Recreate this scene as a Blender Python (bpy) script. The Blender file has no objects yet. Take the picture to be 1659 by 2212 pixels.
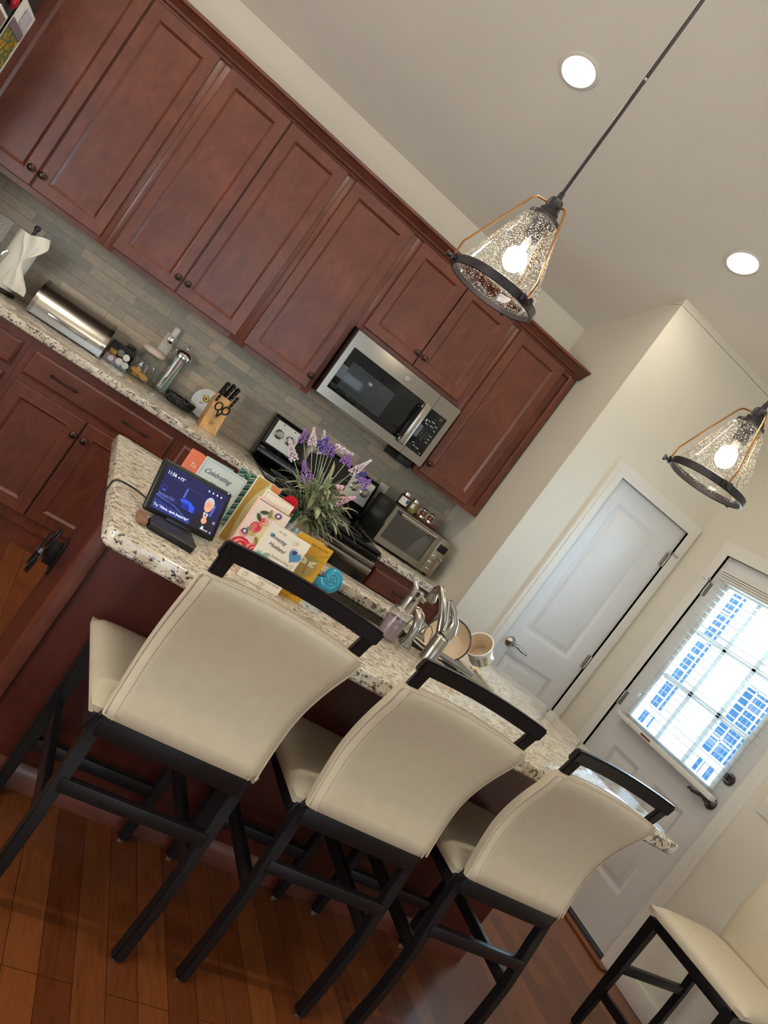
import bpy, bmesh, math, random
from math import pi, sin, cos, radians, sqrt
from mathutils import Vector, Matrix
random.seed(7)
SC = bpy.context.scene
COL = SC.collection

# ------------------------------------------------------------------ camera
def cam_axes(yaw, pitch, roll):
    cy, sy, cp, sp = cos(yaw), sin(yaw), cos(pitch), sin(pitch)
    f = Vector((sy*cp, cy*cp, sp)); r = Vector((cy, -sy, 0)); u = r.cross(f)
    c, s = cos(roll), sin(roll)
    return c*r+s*u, -s*r+c*u, f
cd = bpy.data.cameras.new('camera'); cam = bpy.data.objects.new('camera', cd); COL.objects.link(cam)
R_, U_, F_ = cam_axes(radians(24.5573), radians(-3.9466), radians(36.1797))
cam.matrix_world = Matrix(((R_.x, U_.x, -F_.x, -2.22265), (R_.y, U_.y, -F_.y, -4.29756), (R_.z, U_.z, -F_.z, 1.38346), (0, 0, 0, 1)))
cd.sensor_fit = 'AUTO'; cd.sensor_width = 36.0; cd.lens = 1646.70/2212*36; cd.clip_start = .02
SC.camera = cam

# ------------------------------------------------------------------ world, exposure, big lights
def lin(*c):
    return tuple(((v/255/12.92) if v/255 <= .04045 else ((v/255+.055)/1.055)**2.4) for v in c)+(1.0,)
w = bpy.data.worlds.new('daylight'); SC.world = w; w.use_nodes = True
wn = w.node_tree.nodes; wl = w.node_tree.links
bg = wn['Background']; sky = wn.new('ShaderNodeTexSky'); sky.sky_type = 'NISHITA'
sky.sun_disc = False; sky.sun_elevation = radians(50); sky.sun_rotation = radians(200)
wl.new(sky.outputs[0], bg.inputs[0]); bg.inputs[1].default_value = 1.25
SC.view_settings.view_transform = 'Standard'; SC.view_settings.look = 'None'
SC.view_settings.gamma = 1.0; SC.view_settings.use_curve_mapping = False
SC.view_settings.exposure = 0.0
SC.cycles.use_denoising = True
SC.cycles.max_bounces = 8; SC.cycles.diffuse_bounces = 4; SC.cycles.glossy_bounces = 4
SC.cycles.transmission_bounces = 6; SC.cycles.transparent_max_bounces = 16
SC.cycles.sample_clamp_indirect = 4.0; SC.cycles.caustics_reflective = False; SC.cycles.caustics_refractive = False

def light(name, kind, loc, power, color=(1, 1, 1), target=None, **kw):
    d = bpy.data.lights.new(name, kind); d.energy = power; d.color = color
    for k, v in kw.items(): setattr(d, k, v)
    o = bpy.data.objects.new(name, d); COL.objects.link(o); o.location = loc
    if target is not None:
        o.rotation_euler = (Vector(target)-Vector(loc)).to_track_quat('-Z', 'Y').to_euler()
    return o
def zceil(y): return 2.715-.379*y if y > -4.2 else 2.715+.379*(8.4+y)
DAY = (.80, .91, 1.0); WARM = (1.0, .84, .62); WARMW = (1.0, .90, .74)
# daylight through the windows of the living space behind the camera
light('rear_window_light', 'AREA', (-.6, -8.28, 1.6), 54, (.74, .89, 1.0), (-.6, 0, 1.5), shape='RECTANGLE', size=3.0, size_y=1.9)
light('side_window_light', 'AREA', (-4.58, -4.9, 1.6), 36, DAY, (0, -4.0, 1.3), shape='RECTANGLE', size=2.6, size_y=1.8)
# added fill aimed up from the left wall to brighten the ceiling
light('ceiling_fill', 'AREA', (-4.56, -3.6, 1.3), 105, (1.0, .96, .90), (-2.5, -1.9, 3.5), shape='RECTANGLE', size=2.6, size_y=1.4)
# daylight entering through the glazed door
light('door_daylight', 'AREA', (1.62, -1.46, 1.5), 50, (.52, .80, 1.0), (-1.5, -2.6, .6), shape='RECTANGLE', size=.7, size_y=1.0)
# recessed ceiling cans (the two in view, unseen neighbours, leftmost added to brighten the left side)
CANS = [(-1.235, -1.10), (.0, -1.10), (-2.47, -1.10), (-3.70, -1.10), (-2.0, -3.4), (-.75, -3.4), (.45, -3.4)]
for i, (x, y) in enumerate(CANS):
    z = zceil(y)-.012
    light('can_lamp' if i < 4 else 'can_lamp_near', 'SPOT', (x, y, z), (33, 24, 42, 50, 72, 62, 52)[i], WARMW, (x, y, 0), spot_size=radians(165), spot_blend=.9, shadow_soft_size=.06)

# ------------------------------------------------------------------ mesh helpers
class MB:
    def __init__(s): s.bm = bmesh.new()
    def _m(s, faces, mi):
        for f in faces: f.material_index = mi
    def quad(s, pts, mi=0):
        f = s.bm.faces.new([s.bm.verts.new(p) for p in pts]); f.material_index = mi; return f
    def box(s, x0, x1, y0, y1, z0, z1, bev=0, mi=0, seg=2, M=None):
        x0, x1 = min(x0, x1), max(x0, x1); y0, y1 = min(y0, y1), max(y0, y1); z0, z1 = min(z0, z1), max(z0, z1)
        vs = [s.bm.verts.new((x, y, z)) for x in (x0, x1) for y in (y0, y1) for z in (z0, z1)]
        q = [(0, 1, 3, 2), (4, 6, 7, 5), (0, 4, 5, 1), (2, 3, 7, 6), (0, 2, 6, 4), (1, 5, 7, 3)]
        fs = [s.bm.faces.new([vs[i] for i in k]) for k in q]; s._m(fs, mi)
        allv = set(vs)
        if bev > 0:
            es = list({e for f in fs for e in f.edges})
            r = bmesh.ops.bevel(s.bm, geom=es, offset=bev, segments=seg, affect='EDGES', profile=.5, clamp_overlap=True)
            s._m(r['faces'], mi)
            allv = {v for v in allv if v.is_valid} | set(r['verts'])
        if M is not None:
            for v in allv: v.co = M @ v.co
        return s
    def prism(s, poly, axis, a, b, mi=0, M=None, bev=0, seg=2):
        """poly: 2D points in the plane normal to axis ('x': (y,z), 'y': (x,z), 'z': (x,y))"""
        def P(p, t):
            return {'x': (t, p[0], p[1]), 'y': (p[0], t, p[1]), 'z': (p[0], p[1], t)}[axis]
        A = [s.bm.verts.new(P(p, a)) for p in poly]; B = [s.bm.verts.new(P(p, b)) for p in poly]
        n = len(poly); fs = [s.bm.faces.new(A), s.bm.faces.new(B[::-1])]
        for i in range(n): fs.append(s.bm.faces.new((A[i], B[i], B[(i+1) % n], A[(i+1) % n])))
        bmesh.ops.recalc_face_normals(s.bm, faces=fs)
        s._m(fs, mi); allv = set(A+B)
        if bev > 0:
            es = list({e for f in fs for e in f.edges})
            r = bmesh.ops.bevel(s.bm, geom=es, offset=bev, segments=seg, affect='EDGES', profile=.5, clamp_overlap=True)
            s._m(r['faces'], mi); allv = {v for v in allv if v.is_valid} | set(r['verts'])
        if M is not None:
            for v in allv: v.co = M @ v.co
        return s
    def lathe(s, prof, c=(0, 0, 0), axis=(0, 0, 1), seg=24, mi=0, cap=True):
        """prof: list of (radius, height along axis)"""
        q = Vector((0, 0, 1)).rotation_difference(Vector(axis).normalized()); c = Vector(c)
        rings = []
        for r, h in prof:
            rings.append([s.bm.verts.new(c+q @ Vector((max(r, 1e-5)*cos(2*pi*i/seg), max(r, 1e-5)*sin(2*pi*i/seg), h))) for i in range(seg)])
        for a, b in zip(rings, rings[1:]):
            for i in range(seg):
                f = s.bm.faces.new((a[i], a[(i+1) % seg], b[(i+1) % seg], b[i])); f.material_index = mi
        if cap:
            f = s.bm.faces.new(rings[0][::-1]); f.material_index = mi
            f = s.bm.faces.new(rings[-1]); f.material_index = mi
        return s
    def cyl(s, p0, p1, r, r1=None, seg=16, mi=0):
        d = Vector(p1)-Vector(p0)
        return s.lathe([(r, 0), (r if r1 is None else r1, d.length)], p0, d, seg, mi)
    def ball(s, c, r, sc=(1, 1, 1), seg=16, mi=0, M=None):
        n = max(6, seg//2); vs = []
        r0 = bmesh.ops.create_uvsphere(s.bm, u_segments=seg, v_segments=n, radius=r)
        for v in r0['verts']:
            v.co = Vector((v.co.x*sc[0], v.co.y*sc[1], v.co.z*sc[2]))
            if M is not None: v.co = M @ v.co
            v.co += Vector(c)
        for f in {f for v in r0['verts'] for f in v.link_faces}: f.material_index = mi
        return s
    def tube(s, pts, r, seg=8, mi=0, closed=False, flat=1.0):
        pts = [Vector(p) for p in pts]; n = len(pts)
        rs = r if isinstance(r, (list, tuple)) else [r]*n
        rings = []; nrm = None
        for i, p in enumerate(pts):
            a = pts[i-1] if (i > 0 or closed) else p
            b = pts[(i+1) % n] if (i < n-1 or closed) else p
            t = (b-a).normalized()
            if nrm is None:
                nrm = t.orthogonal().normalized()
                if abs(t.z) < .9: nrm = (Vector((0, 0, 1))-t*t.z).normalized()
            else:
                nrm = (nrm-t*nrm.dot(t))
                nrm = nrm.normalized() if nrm.length > 1e-6 else t.orthogonal().normalized()
            bn = t.cross(nrm)
            rings.append([s.bm.verts.new(p+rs[i]*(cos(2*pi*k/seg)*nrm*flat+sin(2*pi*k/seg)*bn)) for k in range(seg)])
        m = n if closed else n-1
        for i in range(m):
            a, b = rings[i], rings[(i+1) % n]
            for k in range(seg):
                f = s.bm.faces.new((a[k], a[(k+1) % seg], b[(k+1) % seg], b[k])); f.material_index = mi
        if not closed:
            f = s.bm.faces.new(rings[0][::-1]); f.material_index = mi
            f = s.bm.faces.new(rings[-1]); f.material_index = mi
        return s
    def nested(s, o, u, v, n, w, h, prof, mi=0, fill=True, mi_fill=None):
        """concentric rectangles: prof = [(inset, out)], filled in the middle"""
        o, u, v, n = Vector(o), Vector(u), Vector(v), Vector(n); rings = []
        for ins, out in prof:
            rings.append([s.bm.verts.new(o+u*a+v*b+n*out) for a, b in ((ins, ins), (w-ins, ins), (w-ins, h-ins), (ins, h-ins))])
        for a, b in zip(rings, rings[1:]):
            for i in range(4):
                f = s.bm.faces.new((a[i], a[(i+1) % 4], b[(i+1) % 4], b[i])); f.material_index = mi
        if fill:
            f = s.bm.faces.new(rings[-1]); f.material_index = mi if mi_fill is None else mi_fill
        return s
    def grid(s, fn, nu, nv, mi=0, cu=False, cv=False):
        vs = [[s.bm.verts.new(fn(i/(nu if cu else nu-1), j/(nv if cv else nv-1))) for j in range(nv)] for i in range(nu)]
        for i in range(nu if cu else nu-1):
            for j in range(nv if cv else nv-1):
                f = s.bm.faces.new((vs[i][j], vs[(i+1) % nu][j], vs[(i+1) % nu][(j+1) % nv], vs[i][(j+1) % nv])); f.material_index = mi
        return s
    def xform(s, M):
        for v in s.bm.verts: v.co = M @ v.co
        return s

ORG = {}      # world origin of every object whose parts are given in world coordinates (None: local)
def obj(name, mb, mats, parent=None, smooth=True, angle=38, weld=False, fixn=True):
    if weld: bmesh.ops.remove_doubles(mb.bm, verts=mb.bm.verts, dist=1e-5)
    if fixn: bmesh.ops.recalc_face_normals(mb.bm, faces=mb.bm.faces)
    off = ORG.get(parent) if parent is not None else None
    if off is not None:
        for v in mb.bm.verts: v.co -= off
    me = bpy.data.meshes.new(name); mb.bm.to_mesh(me); mb.bm.free()
    for m in (mats if isinstance(mats, (list, tuple)) else [mats]): me.materials.append(m)
    if smooth:
        me.polygons.foreach_set('use_smooth', [True]*len(me.polygons)); me.set_sharp_from_angle(angle=radians(angle))
    o = bpy.data.objects.new(name, me); COL.objects.link(o)
    if parent is not None:
        o.parent = parent; ORG[o] = ORG.get(parent)
    return o
def tag(o, label, cat, group=None):
    o['label'] = label; o['category'] = cat
    if group: o['group'] = group
    return o
def thing(name, label, cat, loc=(0, 0, 0), rotz=0, group=None, local=False):
    o = bpy.data.objects.new(name, None); COL.objects.link(o); o.location = loc; o.rotation_euler = (0, 0, rotz)
    o.empty_display_size = .05
    ORG[o] = None if (local or rotz) else Vector(loc)
    return tag(o, label, cat, group)
def struct(name, mb, mats, parent=None, **kw):
    o = obj(name, mb, mats, parent, **kw)
    if parent is None: o['kind'] = 'structure'
    return o
def dup(root, loc, rotz=None, label=None, group=None):
    def cp(o, par):
        c = o.copy(); COL.objects.link(c); c.parent = par
        for ch in list(o.children): cp(ch, c)
        return c
    kids = list(root.children)
    r = root.copy(); COL.objects.link(r); r.location = loc
    if rotz is not None: r.rotation_euler = (0, 0, rotz)
    if label: r['label'] = label
    if group: r['group'] = group
    for ch in kids: cp(ch, r)
    return r
def text_mb(txt, size, M, shear=0.0, ext=.0003, align='CENTER', bold=0.0, spacing=1.0):
    cu = bpy.data.curves.new('t', 'FONT'); cu.body = txt; cu.size = size; cu.shear = shear; cu.extrude = ext
    cu.align_x = align; cu.align_y = 'CENTER'; cu.offset = bold; cu.space_character = spacing; cu.resolution_u = 4
    o = bpy.data.objects.new('t', cu); COL.objects.link(o); bpy.context.view_layer.update()
    me = bpy.data.meshes.new_from_object(o.evaluated_get(bpy.context.evaluated_depsgraph_get()))
    bpy.data.objects.remove(o); bpy.data.curves.remove(cu)
    mb = MB(); mb.bm.from_mesh(me); bpy.data.meshes.remove(me); mb.xform(M); return mb
def join(*mbs):
    a = mbs[0]
    for b in mbs[1:]:
        me = bpy.data.meshes.new('j'); b.bm.to_mesh(me); a.bm.from_mesh(me); bpy.data.meshes.remove(me); b.bm.free()
    return a
def frame_xz(o, ry=0):     # text frame: x right, text-up = z, facing -y
    return Matrix.Translation(Vector(o)) @ Matrix.Rotation(pi/2, 4, 'X') @ Matrix.Rotation(ry, 4, 'Z')

# ------------------------------------------------------------------ materials
def _nodes(name):
    m = bpy.data.materials.new(name); m.use_nodes = True
    nt = m.node_tree; return m, nt.nodes, nt.links, nt.nodes['Principled BSDF']
def _coord(N, L, scale=(1, 1, 1), rot=(0, 0, 0), loc=(0, 0, 0)):
    t = N.new('ShaderNodeTexCoord'); mp = N.new('ShaderNodeMapping')
    mp.inputs['Scale'].default_value = scale; mp.inputs['Rotation'].default_value = rot; mp.inputs['Location'].default_value = loc
    L.new(t.outputs['Object'], mp.inputs['Vector']); return mp.outputs[0]
def _noise(N, L, vec, scale, detail=4, rough=.55, dist=0.0):
    n = N.new('ShaderNodeTexNoise'); n.inputs['Scale'].default_value = scale; n.inputs['Detail'].default_value = detail
    n.inputs['Roughness'].default_value = rough; n.inputs['Distortion'].default_value = dist
    L.new(vec, n.inputs['Vector']); return n.outputs[0]
def _ramp(N, L, fac, stops):
    r = N.new('ShaderNodeValToRGB'); e = r.color_ramp.elements
    while len(e) < len(stops): e.new(.5)
    for k, (p, c) in enumerate(stops): e[k].position = p; e[k].color = c
    L.new(fac, r.inputs[0]); return r.outputs[0]
def _mix(N, L, a, b, fac, mode='MIX'):
    m = N.new('ShaderNodeMix'); m.data_type = 'RGBA'; m.blend_type = mode
    for sock, val in ((m.inputs[0], fac), (m.inputs[6], a), (m.inputs[7], b)):
        if hasattr(val, 'node'): L.new(val, sock)
        else: sock.default_value = val
    return m.outputs[2]
def _bump(N, L, P, h, strength, dist=.002):
    b = N.new('ShaderNodeBump'); b.inputs['Strength'].default_value = strength; b.inputs['Distance'].default_value = dist
    L.new(h, b.inputs['Height']); L.new(b.outputs[0], P.inputs['Normal'])
def mat(name, col, rough=.5, metal=0.0, var=.06, scale=18, stretch=(1, 1, 1), bump=0, bdist=.001, coat=0, spec=.5, trans=0, emit=None, estr=0, ior=1.45, aniso=0):
    m, N, L, P = _nodes(name); c = lin(*col)
    v = _noise(N, L, _coord(N, L, stretch), scale)
    lo = tuple(x*(1-var) for x in c[:3])+(1,); hi = tuple(min(1, x*(1+var)) for x in c[:3])+(1,)
    L.new(_ramp(N, L, v, [(.3, lo), (.7, hi)]), P.inputs['Base Color'])
    P.inputs['Roughness'].default_value = rough; P.inputs['Metallic'].default_value = metal
    P.inputs['Coat Weight'].default_value = coat; P.inputs['Coat Roughness'].default_value = .08
    P.inputs['Specular IOR Level'].default_value = spec; P.inputs['Transmission Weight'].default_value = trans; P.inputs['IOR'].default_value = ior
    if aniso: P.inputs['Anisotropic'].default_value = aniso
    if bump: _bump(N, L, P, v, bump, bdist)
    if emit: P.inputs['Emission Color'].default_value = lin(*emit); P.inputs['Emission Strength'].default_value = estr
    return m
def wood_mat(name, a, b, c, stretch, scale=9, rough=.38, coat=.25, knots=1.2):
    m, N, L, P = _nodes(name)
    vec = _coord(N, L, stretch)
    g = _noise(N, L, vec, scale, 6, .6, knots)
    base = _ramp(N, L, g, [(.25, lin(*a)), (.52, lin(*b)), (.8, lin(*c))])
    blot = _noise(N, L, _coord(N, L, (1, 1, 1)), 4.5, 3, .6, 1.0)
    br = _ramp(N, L, blot, [(.3, (.72, .70, .70, 1)), (.7, (1.12, 1.10, 1.08, 1))])
    L.new(_mix(N, L, base, br, 1.0, 'MULTIPLY'), P.inputs['Base Color'])
    P.inputs['Roughness'].default_value = rough; P.inputs['Coat Weight'].default_value = coat; P.inputs['Coat Roughness'].default_value = .25
    _bump(N, L, P, g, .08, .001)
    return m
def granite_mat(name, stretch, s1, s2, rough=.09):
    m, N, L, P = _nodes(name)
    vec = _coord(N, L, stretch)
    base = _ramp(N, L, _noise(N, L, vec, s1*.45, 5, .65), [(.3, lin(176, 160, 134)), (.5, lin(212, 203, 184)), (.72, lin(230, 225, 214))])
    dark = _ramp(N, L, _noise(N, L, vec, s1, 6, .7, .4), [(.40, (1, 1, 1, 1)), (.47, (0, 0, 0, 1))])
    speck = _ramp(N, L, _noise(N, L, vec, s2, 4, .65), [(.385, (1, 1, 1, 1)), (.43, (0, 0, 0, 1))])
    c = _mix(N, L, base, lin(112, 100, 90), dark)
    c = _mix(N, L, c, lin(52, 46, 44), speck)
    L.new(c, P.inputs['Base Color']); P.inputs['Roughness'].default_value = rough; P.inputs['Specular IOR Level'].default_value = .5
    return m
M = {}
M['cherry_v'] = wood_mat('cherry_wood_vertical', (88, 42, 28), (103, 52, 36), (116, 62, 45), (3, 3, .9), 5, knots=1.6)
M['cherry_h'] = wood_mat('cherry_wood_horizontal', (88, 42, 28), (103, 52, 36), (116, 62, 45), (.9, 3, 3), 5, knots=1.6)
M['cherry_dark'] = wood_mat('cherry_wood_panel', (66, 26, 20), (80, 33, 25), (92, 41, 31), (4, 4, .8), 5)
M['knob'] = mat('dark_bronze_metal', (74, 62, 54), .32, .9, .15, 60)
M['wall'] = mat('warm_beige_paint', (218, 212, 197), .85, 0, .015, 3, bump=.03)
M['ceil'] = mat('ceiling_paint', (230, 224, 212), .9, 0, .015, 3, bump=.03)
M['white_paint'] = mat('white_door_paint', (218, 217, 215), .42, 0, .015, 5)
M['trim'] = mat('white_trim_paint', (224, 220, 211), .4, 0, .015, 5)
M['granite'] = granite_mat('polished_granite', (.42, 1, 1), 95, 210)
M['granite_edge'] = granite_mat('polished_granite_edge', (.8, 1, 1), 48, 110)
M['steel'] = mat('brushed_stainless', (176, 171, 162), .25, 1, .02, 8, (1, 1, 20))
M['steel_h'] = mat('brushed_stainless_horizontal', (158, 153, 146), .20, 1, .015, 8, (1, 20, 20))
M['chrome'] = mat('polished_chrome', (220, 218, 215), .07, 1, .03, 30)
M['dark_nickel'] = mat('dark_nickel', (98, 94, 92), .3, 1, .05, 50)
M['nickel'] = mat('satin_nickel', (174, 169, 160), .28, 1, .05, 50)
M['black_gloss'] = mat('black_gloss_enamel', (12, 12, 13), .12, 0, .1, 20)
M['black_glass'] = mat('black_glass', (16, 19, 22), .05, 0, .1, 20)
M['black_plastic'] = mat('black_plastic', (20, 20, 21), .42, 0, .12, 60)
M['black_wood'] = mat('black_lacquered_wood', (21, 20, 22), .34, 0, .15, 12, (8, 8, 1))
M['grey_plastic'] = mat('grey_plastic', (112, 112, 112), .45, 0, .08, 50)
M['dark_grey'] = mat('dark_grey_metal', (64, 64, 68), .4, .3, .08, 40)
M['leather'] = mat('cream_leather', (206, 193, 168), .36, 0, .035, 30, bump=.05)
M['seam'] = mat('leather_seam', (184, 168, 138), .6, 0, .08, 60)
M['white_plastic'] = mat('white_plastic', (226, 222, 212), .4, 0, .02, 20)
M['plate_ivory'] = mat('ivory_wall_plate', (214, 206, 188), .4, 0, .02, 20)
M['slot'] = mat('dark_socket_slot', (40, 36, 32), .6)
M['paper'] = mat('white_paper', (236, 232, 224), .8, 0, .02, 30)
M['towel'] = mat('paper_towel', (232, 226, 214), .95, 0, .03, 90, bump=.25)
M['tan_wood'] = wood_mat('beech_block', (186, 138, 82), (206, 160, 100), (218, 176, 118), (6, 6, .8), 8, .45, .1, .6)
M['walnut'] = wood_mat('walnut_ribbed', (110, 76, 52), (140, 100, 72), (160, 118, 88), (1, 6, 6), 8, .5, .05, .6)
M['red_wood'] = wood_mat('reddish_tray_wood', (96, 48, 32), (120, 62, 42), (136, 74, 50), (1, 5, 5), 8, .45, .1, .5)
M['copper'] = mat('brushed_copper', (196, 140, 84), .22, 1, .06, 40)
M['bronze_dark'] = mat('oil_rubbed_bronze', (62, 58, 60), .38, .6, .12, 50)
M['ink'] = mat('navy_ink', (38, 44, 72), .7)
M['ink_grey'] = mat('grey_ink', (150, 138, 118), .8)
M['ink_brown'] = mat('brown_ink', (140, 92, 24), .7)
M['ink_black'] = mat('black_ink', (34, 30, 28), .7)
M['white_glow'] = mat('white_screen_glow', (235, 240, 255), .4, emit=(225, 235, 255), estr=1.0)
M['blue_glow'] = mat('blue_screen_glow', (60, 90, 190), .4, emit=(58, 88, 190), estr=.8)
M['turquoise'] = mat('turquoise_glaze', (26, 146, 182), .08, 0, .25, 28, coat=.6)
M['red_yarn'] = mat('red_yarn', (196, 22, 38), .95, 0, .25, 220, bump=1.0, bdist=.003)
M['green_yarn'] = mat('green_yarn', (28, 82, 66), .95, 0, .25, 220, bump=1.0, bdist=.003)
M['burlap'] = mat('burlap', (176, 152, 124), .95, 0, .18, 300, bump=.6)
M['zinc'] = mat('galvanised_metal', (176, 184, 190), .38, .7, .2, 40)
M['leaf'] = mat('sage_leaf', (172, 182, 148), .7, 0, .28, 40)
M['leaf_pale'] = mat('pale_sage_leaf', (216, 216, 178), .7, 0, .2, 40)
M['lav1'] = mat('violet_flower', (142, 100, 172), .85, 0, .3, 120)
M['lav2'] = mat('indigo_flower', (96, 82, 168), .85, 0, .3, 120)
M['lav3'] = mat('pink_flower', (214, 170, 182), .85, 0, .2, 120)
M['lav4'] = mat('pale_lilac_flower', (214, 196, 208), .85, 0, .2, 120)
M['cream_ceramic'] = mat('cream_ceramic', (226, 206, 176), .22, 0, .02, 20, coat=.3)
M['white_ceramic'] = mat('white_ceramic', (232, 230, 224), .15, 0, .02, 20, coat=.3)
M['cookie'] = mat('cookie', (206, 156, 84), .9, 0, .2, 90, bump=.5)
M['pink_lid'] = mat('pale_pink_lid', (222, 200, 192), .4, 0, .02, 30)
def flat(name, col, rough=.7, **k): return mat(name, col, rough, **k)
def clear_glass(name, tint=(1, 1, 1), gloss=.08, rough=.02):
    m = bpy.data.materials.new(name); m.use_nodes = True; N = m.node_tree.nodes; L = m.node_tree.links
    for n in list(N): N.remove(n)
    out = N.new('ShaderNodeOutputMaterial'); tr = N.new('ShaderNodeBsdfTransparent'); gl = N.new('ShaderNodeBsdfGlossy')
    vec = _coord(N, L); nz = _noise(N, L, vec, 6)
    tr.inputs[0].default_value = tuple(tint)+(1,); gl.inputs['Roughness'].default_value = rough
    lw = N.new('ShaderNodeLayerWeight'); lw.inputs[0].default_value = .35
    mr = N.new('ShaderNodeMapRange'); mr.inputs[3].default_value = gloss*.5; mr.inputs[4].default_value = min(1, gloss*7)
    L.new(lw.outputs['Facing'], mr.inputs[0])
    mx = N.new('ShaderNodeMixShader'); L.new(mr.outputs[0], mx.inputs[0]); L.new(tr.outputs[0], mx.inputs[1]); L.new(gl.outputs[0], mx.inputs[2])
    b = N.new('ShaderNodeBump'); b.inputs['Strength'].default_value = .02; L.new(nz, b.inputs['Height']); L.new(b.outputs[0], gl.inputs['Normal'])
    L.new(mx.outputs[0], out.inputs[0]); return m, N, L, mx, out
M['glass'] = clear_glass('clear_glass', (.94, .96, .955), .07)[0]
M['glass_lilac'] = clear_glass('lilac_plastic', (.88, .86, .90), .06, .06)[0]
M['pane'] = clear_glass('window_pane', (.93, .97, 1.0), .05)[0]
M['oven_glass'] = clear_glass('smoked_oven_glass', (.34, .37, .40), .14)[0]
def seeded_glass():
    m, N, L, mx, out = clear_glass('seeded_glass', (.97, .96, .93), .11)
    vo = N.new('ShaderNodeTexVoronoi'); vo.inputs['Scale'].default_value = 240; L.new(_coord(N, L), vo.inputs['Vector'])
    r1 = _ramp(N, L, vo.outputs['Distance'], [(.28, (1, 1, 1, 1)), (.36, (0, 0, 0, 1))])
    pick = _ramp(N, L, vo.outputs['Color'], [(.34, (0, 0, 0, 1)), (.38, (1, 1, 1, 1))])
    f = N.new('ShaderNodeMath'); f.operation = 'MULTIPLY'; L.new(r1, f.inputs[0]); L.new(pick, f.inputs[1])
    f2 = N.new('ShaderNodeMath'); f2.operation = 'MULTIPLY'; f2.inputs[1].default_value = .85; L.new(f.outputs[0], f2.inputs[0])
    tl = N.new('ShaderNodeBsdfTranslucent'); tl.inputs[0].default_value = (.9, .86, .78, 1)
    df = N.new('ShaderNodeBsdfDiffuse'); df.inputs[0].default_value = (.9, .88, .82, 1)
    a = N.new('ShaderNodeMixShader'); a.inputs[0].default_value = .4; L.new(tl.outputs[0], a.inputs[1]); L.new(df.outputs[0], a.inputs[2])
    b = N.new('ShaderNodeMixShader'); L.new(f2.outputs[0], b.inputs[0]); L.new(mx.outputs[0], b.inputs[1]); L.new(a.outputs[0], b.inputs[2])
    L.new(b.outputs[0], out.inputs[0]); return m
M['seeded'] = seeded_glass()
def emitter(name, col, strength):
    m, N, L, P = _nodes(name); v = _noise(N, L, _coord(N, L), 5)
    c = lin(*col); L.new(_ramp(N, L, v, [(.3, tuple(x*.97 for x in c[:3])+(1,)), (.7, c)]), P.inputs['Emission Color'])
    P.inputs['Base Color'].default_value = c; P.inputs['Emission Strength'].default_value = strength; return m
M['bulb'] = emitter('glowing_bulb', (255, 240, 214), 30)
M['can_lens'] = emitter('glowing_downlight', (255, 246, 230), 14)
def tile_mat():
    m, N, L, P = _nodes('stone_subway_tile')
    t = N.new('ShaderNodeTexCoord'); sx = N.new('ShaderNodeSeparateXYZ'); cx = N.new('ShaderNodeCombineXYZ')
    L.new(t.outputs['Object'], sx.inputs[0])
    ax = N.new('ShaderNodeMath'); ax.inputs[1].default_value = 5.215; L.new(sx.outputs[0], ax.inputs[0])
    ay = N.new('ShaderNodeMath'); ay.inputs[1].default_value = -.0075; L.new(sx.outputs[2], ay.inputs[0])
    L.new(ax.outputs[0], cx.inputs[0]); L.new(ay.outputs[0], cx.inputs[1])
    b = N.new('ShaderNodeTexBrick'); L.new(cx.outputs[0], b.inputs['Vector']); b.offset = .7; b.offset_frequency = 2; b.squash = 1
    b.inputs['Scale'].default_value = 1; b.inputs['Brick Width'].default_value = .252; b.inputs['Row Height'].default_value = .05
    b.inputs['Mortar Size'].default_value = .0024; b.inputs['Mortar Smooth'].default_value = .3; b.inputs['Bias'].default_value = 0
    b.inputs['Color1'].default_value = lin(196, 176, 150); b.inputs['Color2'].default_value = lin(150, 146, 134); b.inputs['Mortar'].default_value = lin(152, 142, 126)
    nz = _noise(N, L, _coord(N, L, (1, 1, 2)), 26, 6, .7)
    br = _ramp(N, L, nz, [(.3, (.84, .84, .84, 1)), (.7, (1.10, 1.10, 1.10, 1))])
    L.new(_mix(N, L, b.outputs['Color'], br, 1, 'MULTIPLY'), P.inputs['Base Color'])
    P.inputs['Roughness'].default_value = .42
    inv = N.new('ShaderNodeMath'); inv.operation = 'SUBTRACT'; inv.inputs[0].default_value = 1; L.new(b.outputs['Fac'], inv.inputs[1])
    _bump(N, L, P, inv.outputs[0], .35, .002); return m
M['tile'] = tile_mat()
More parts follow.
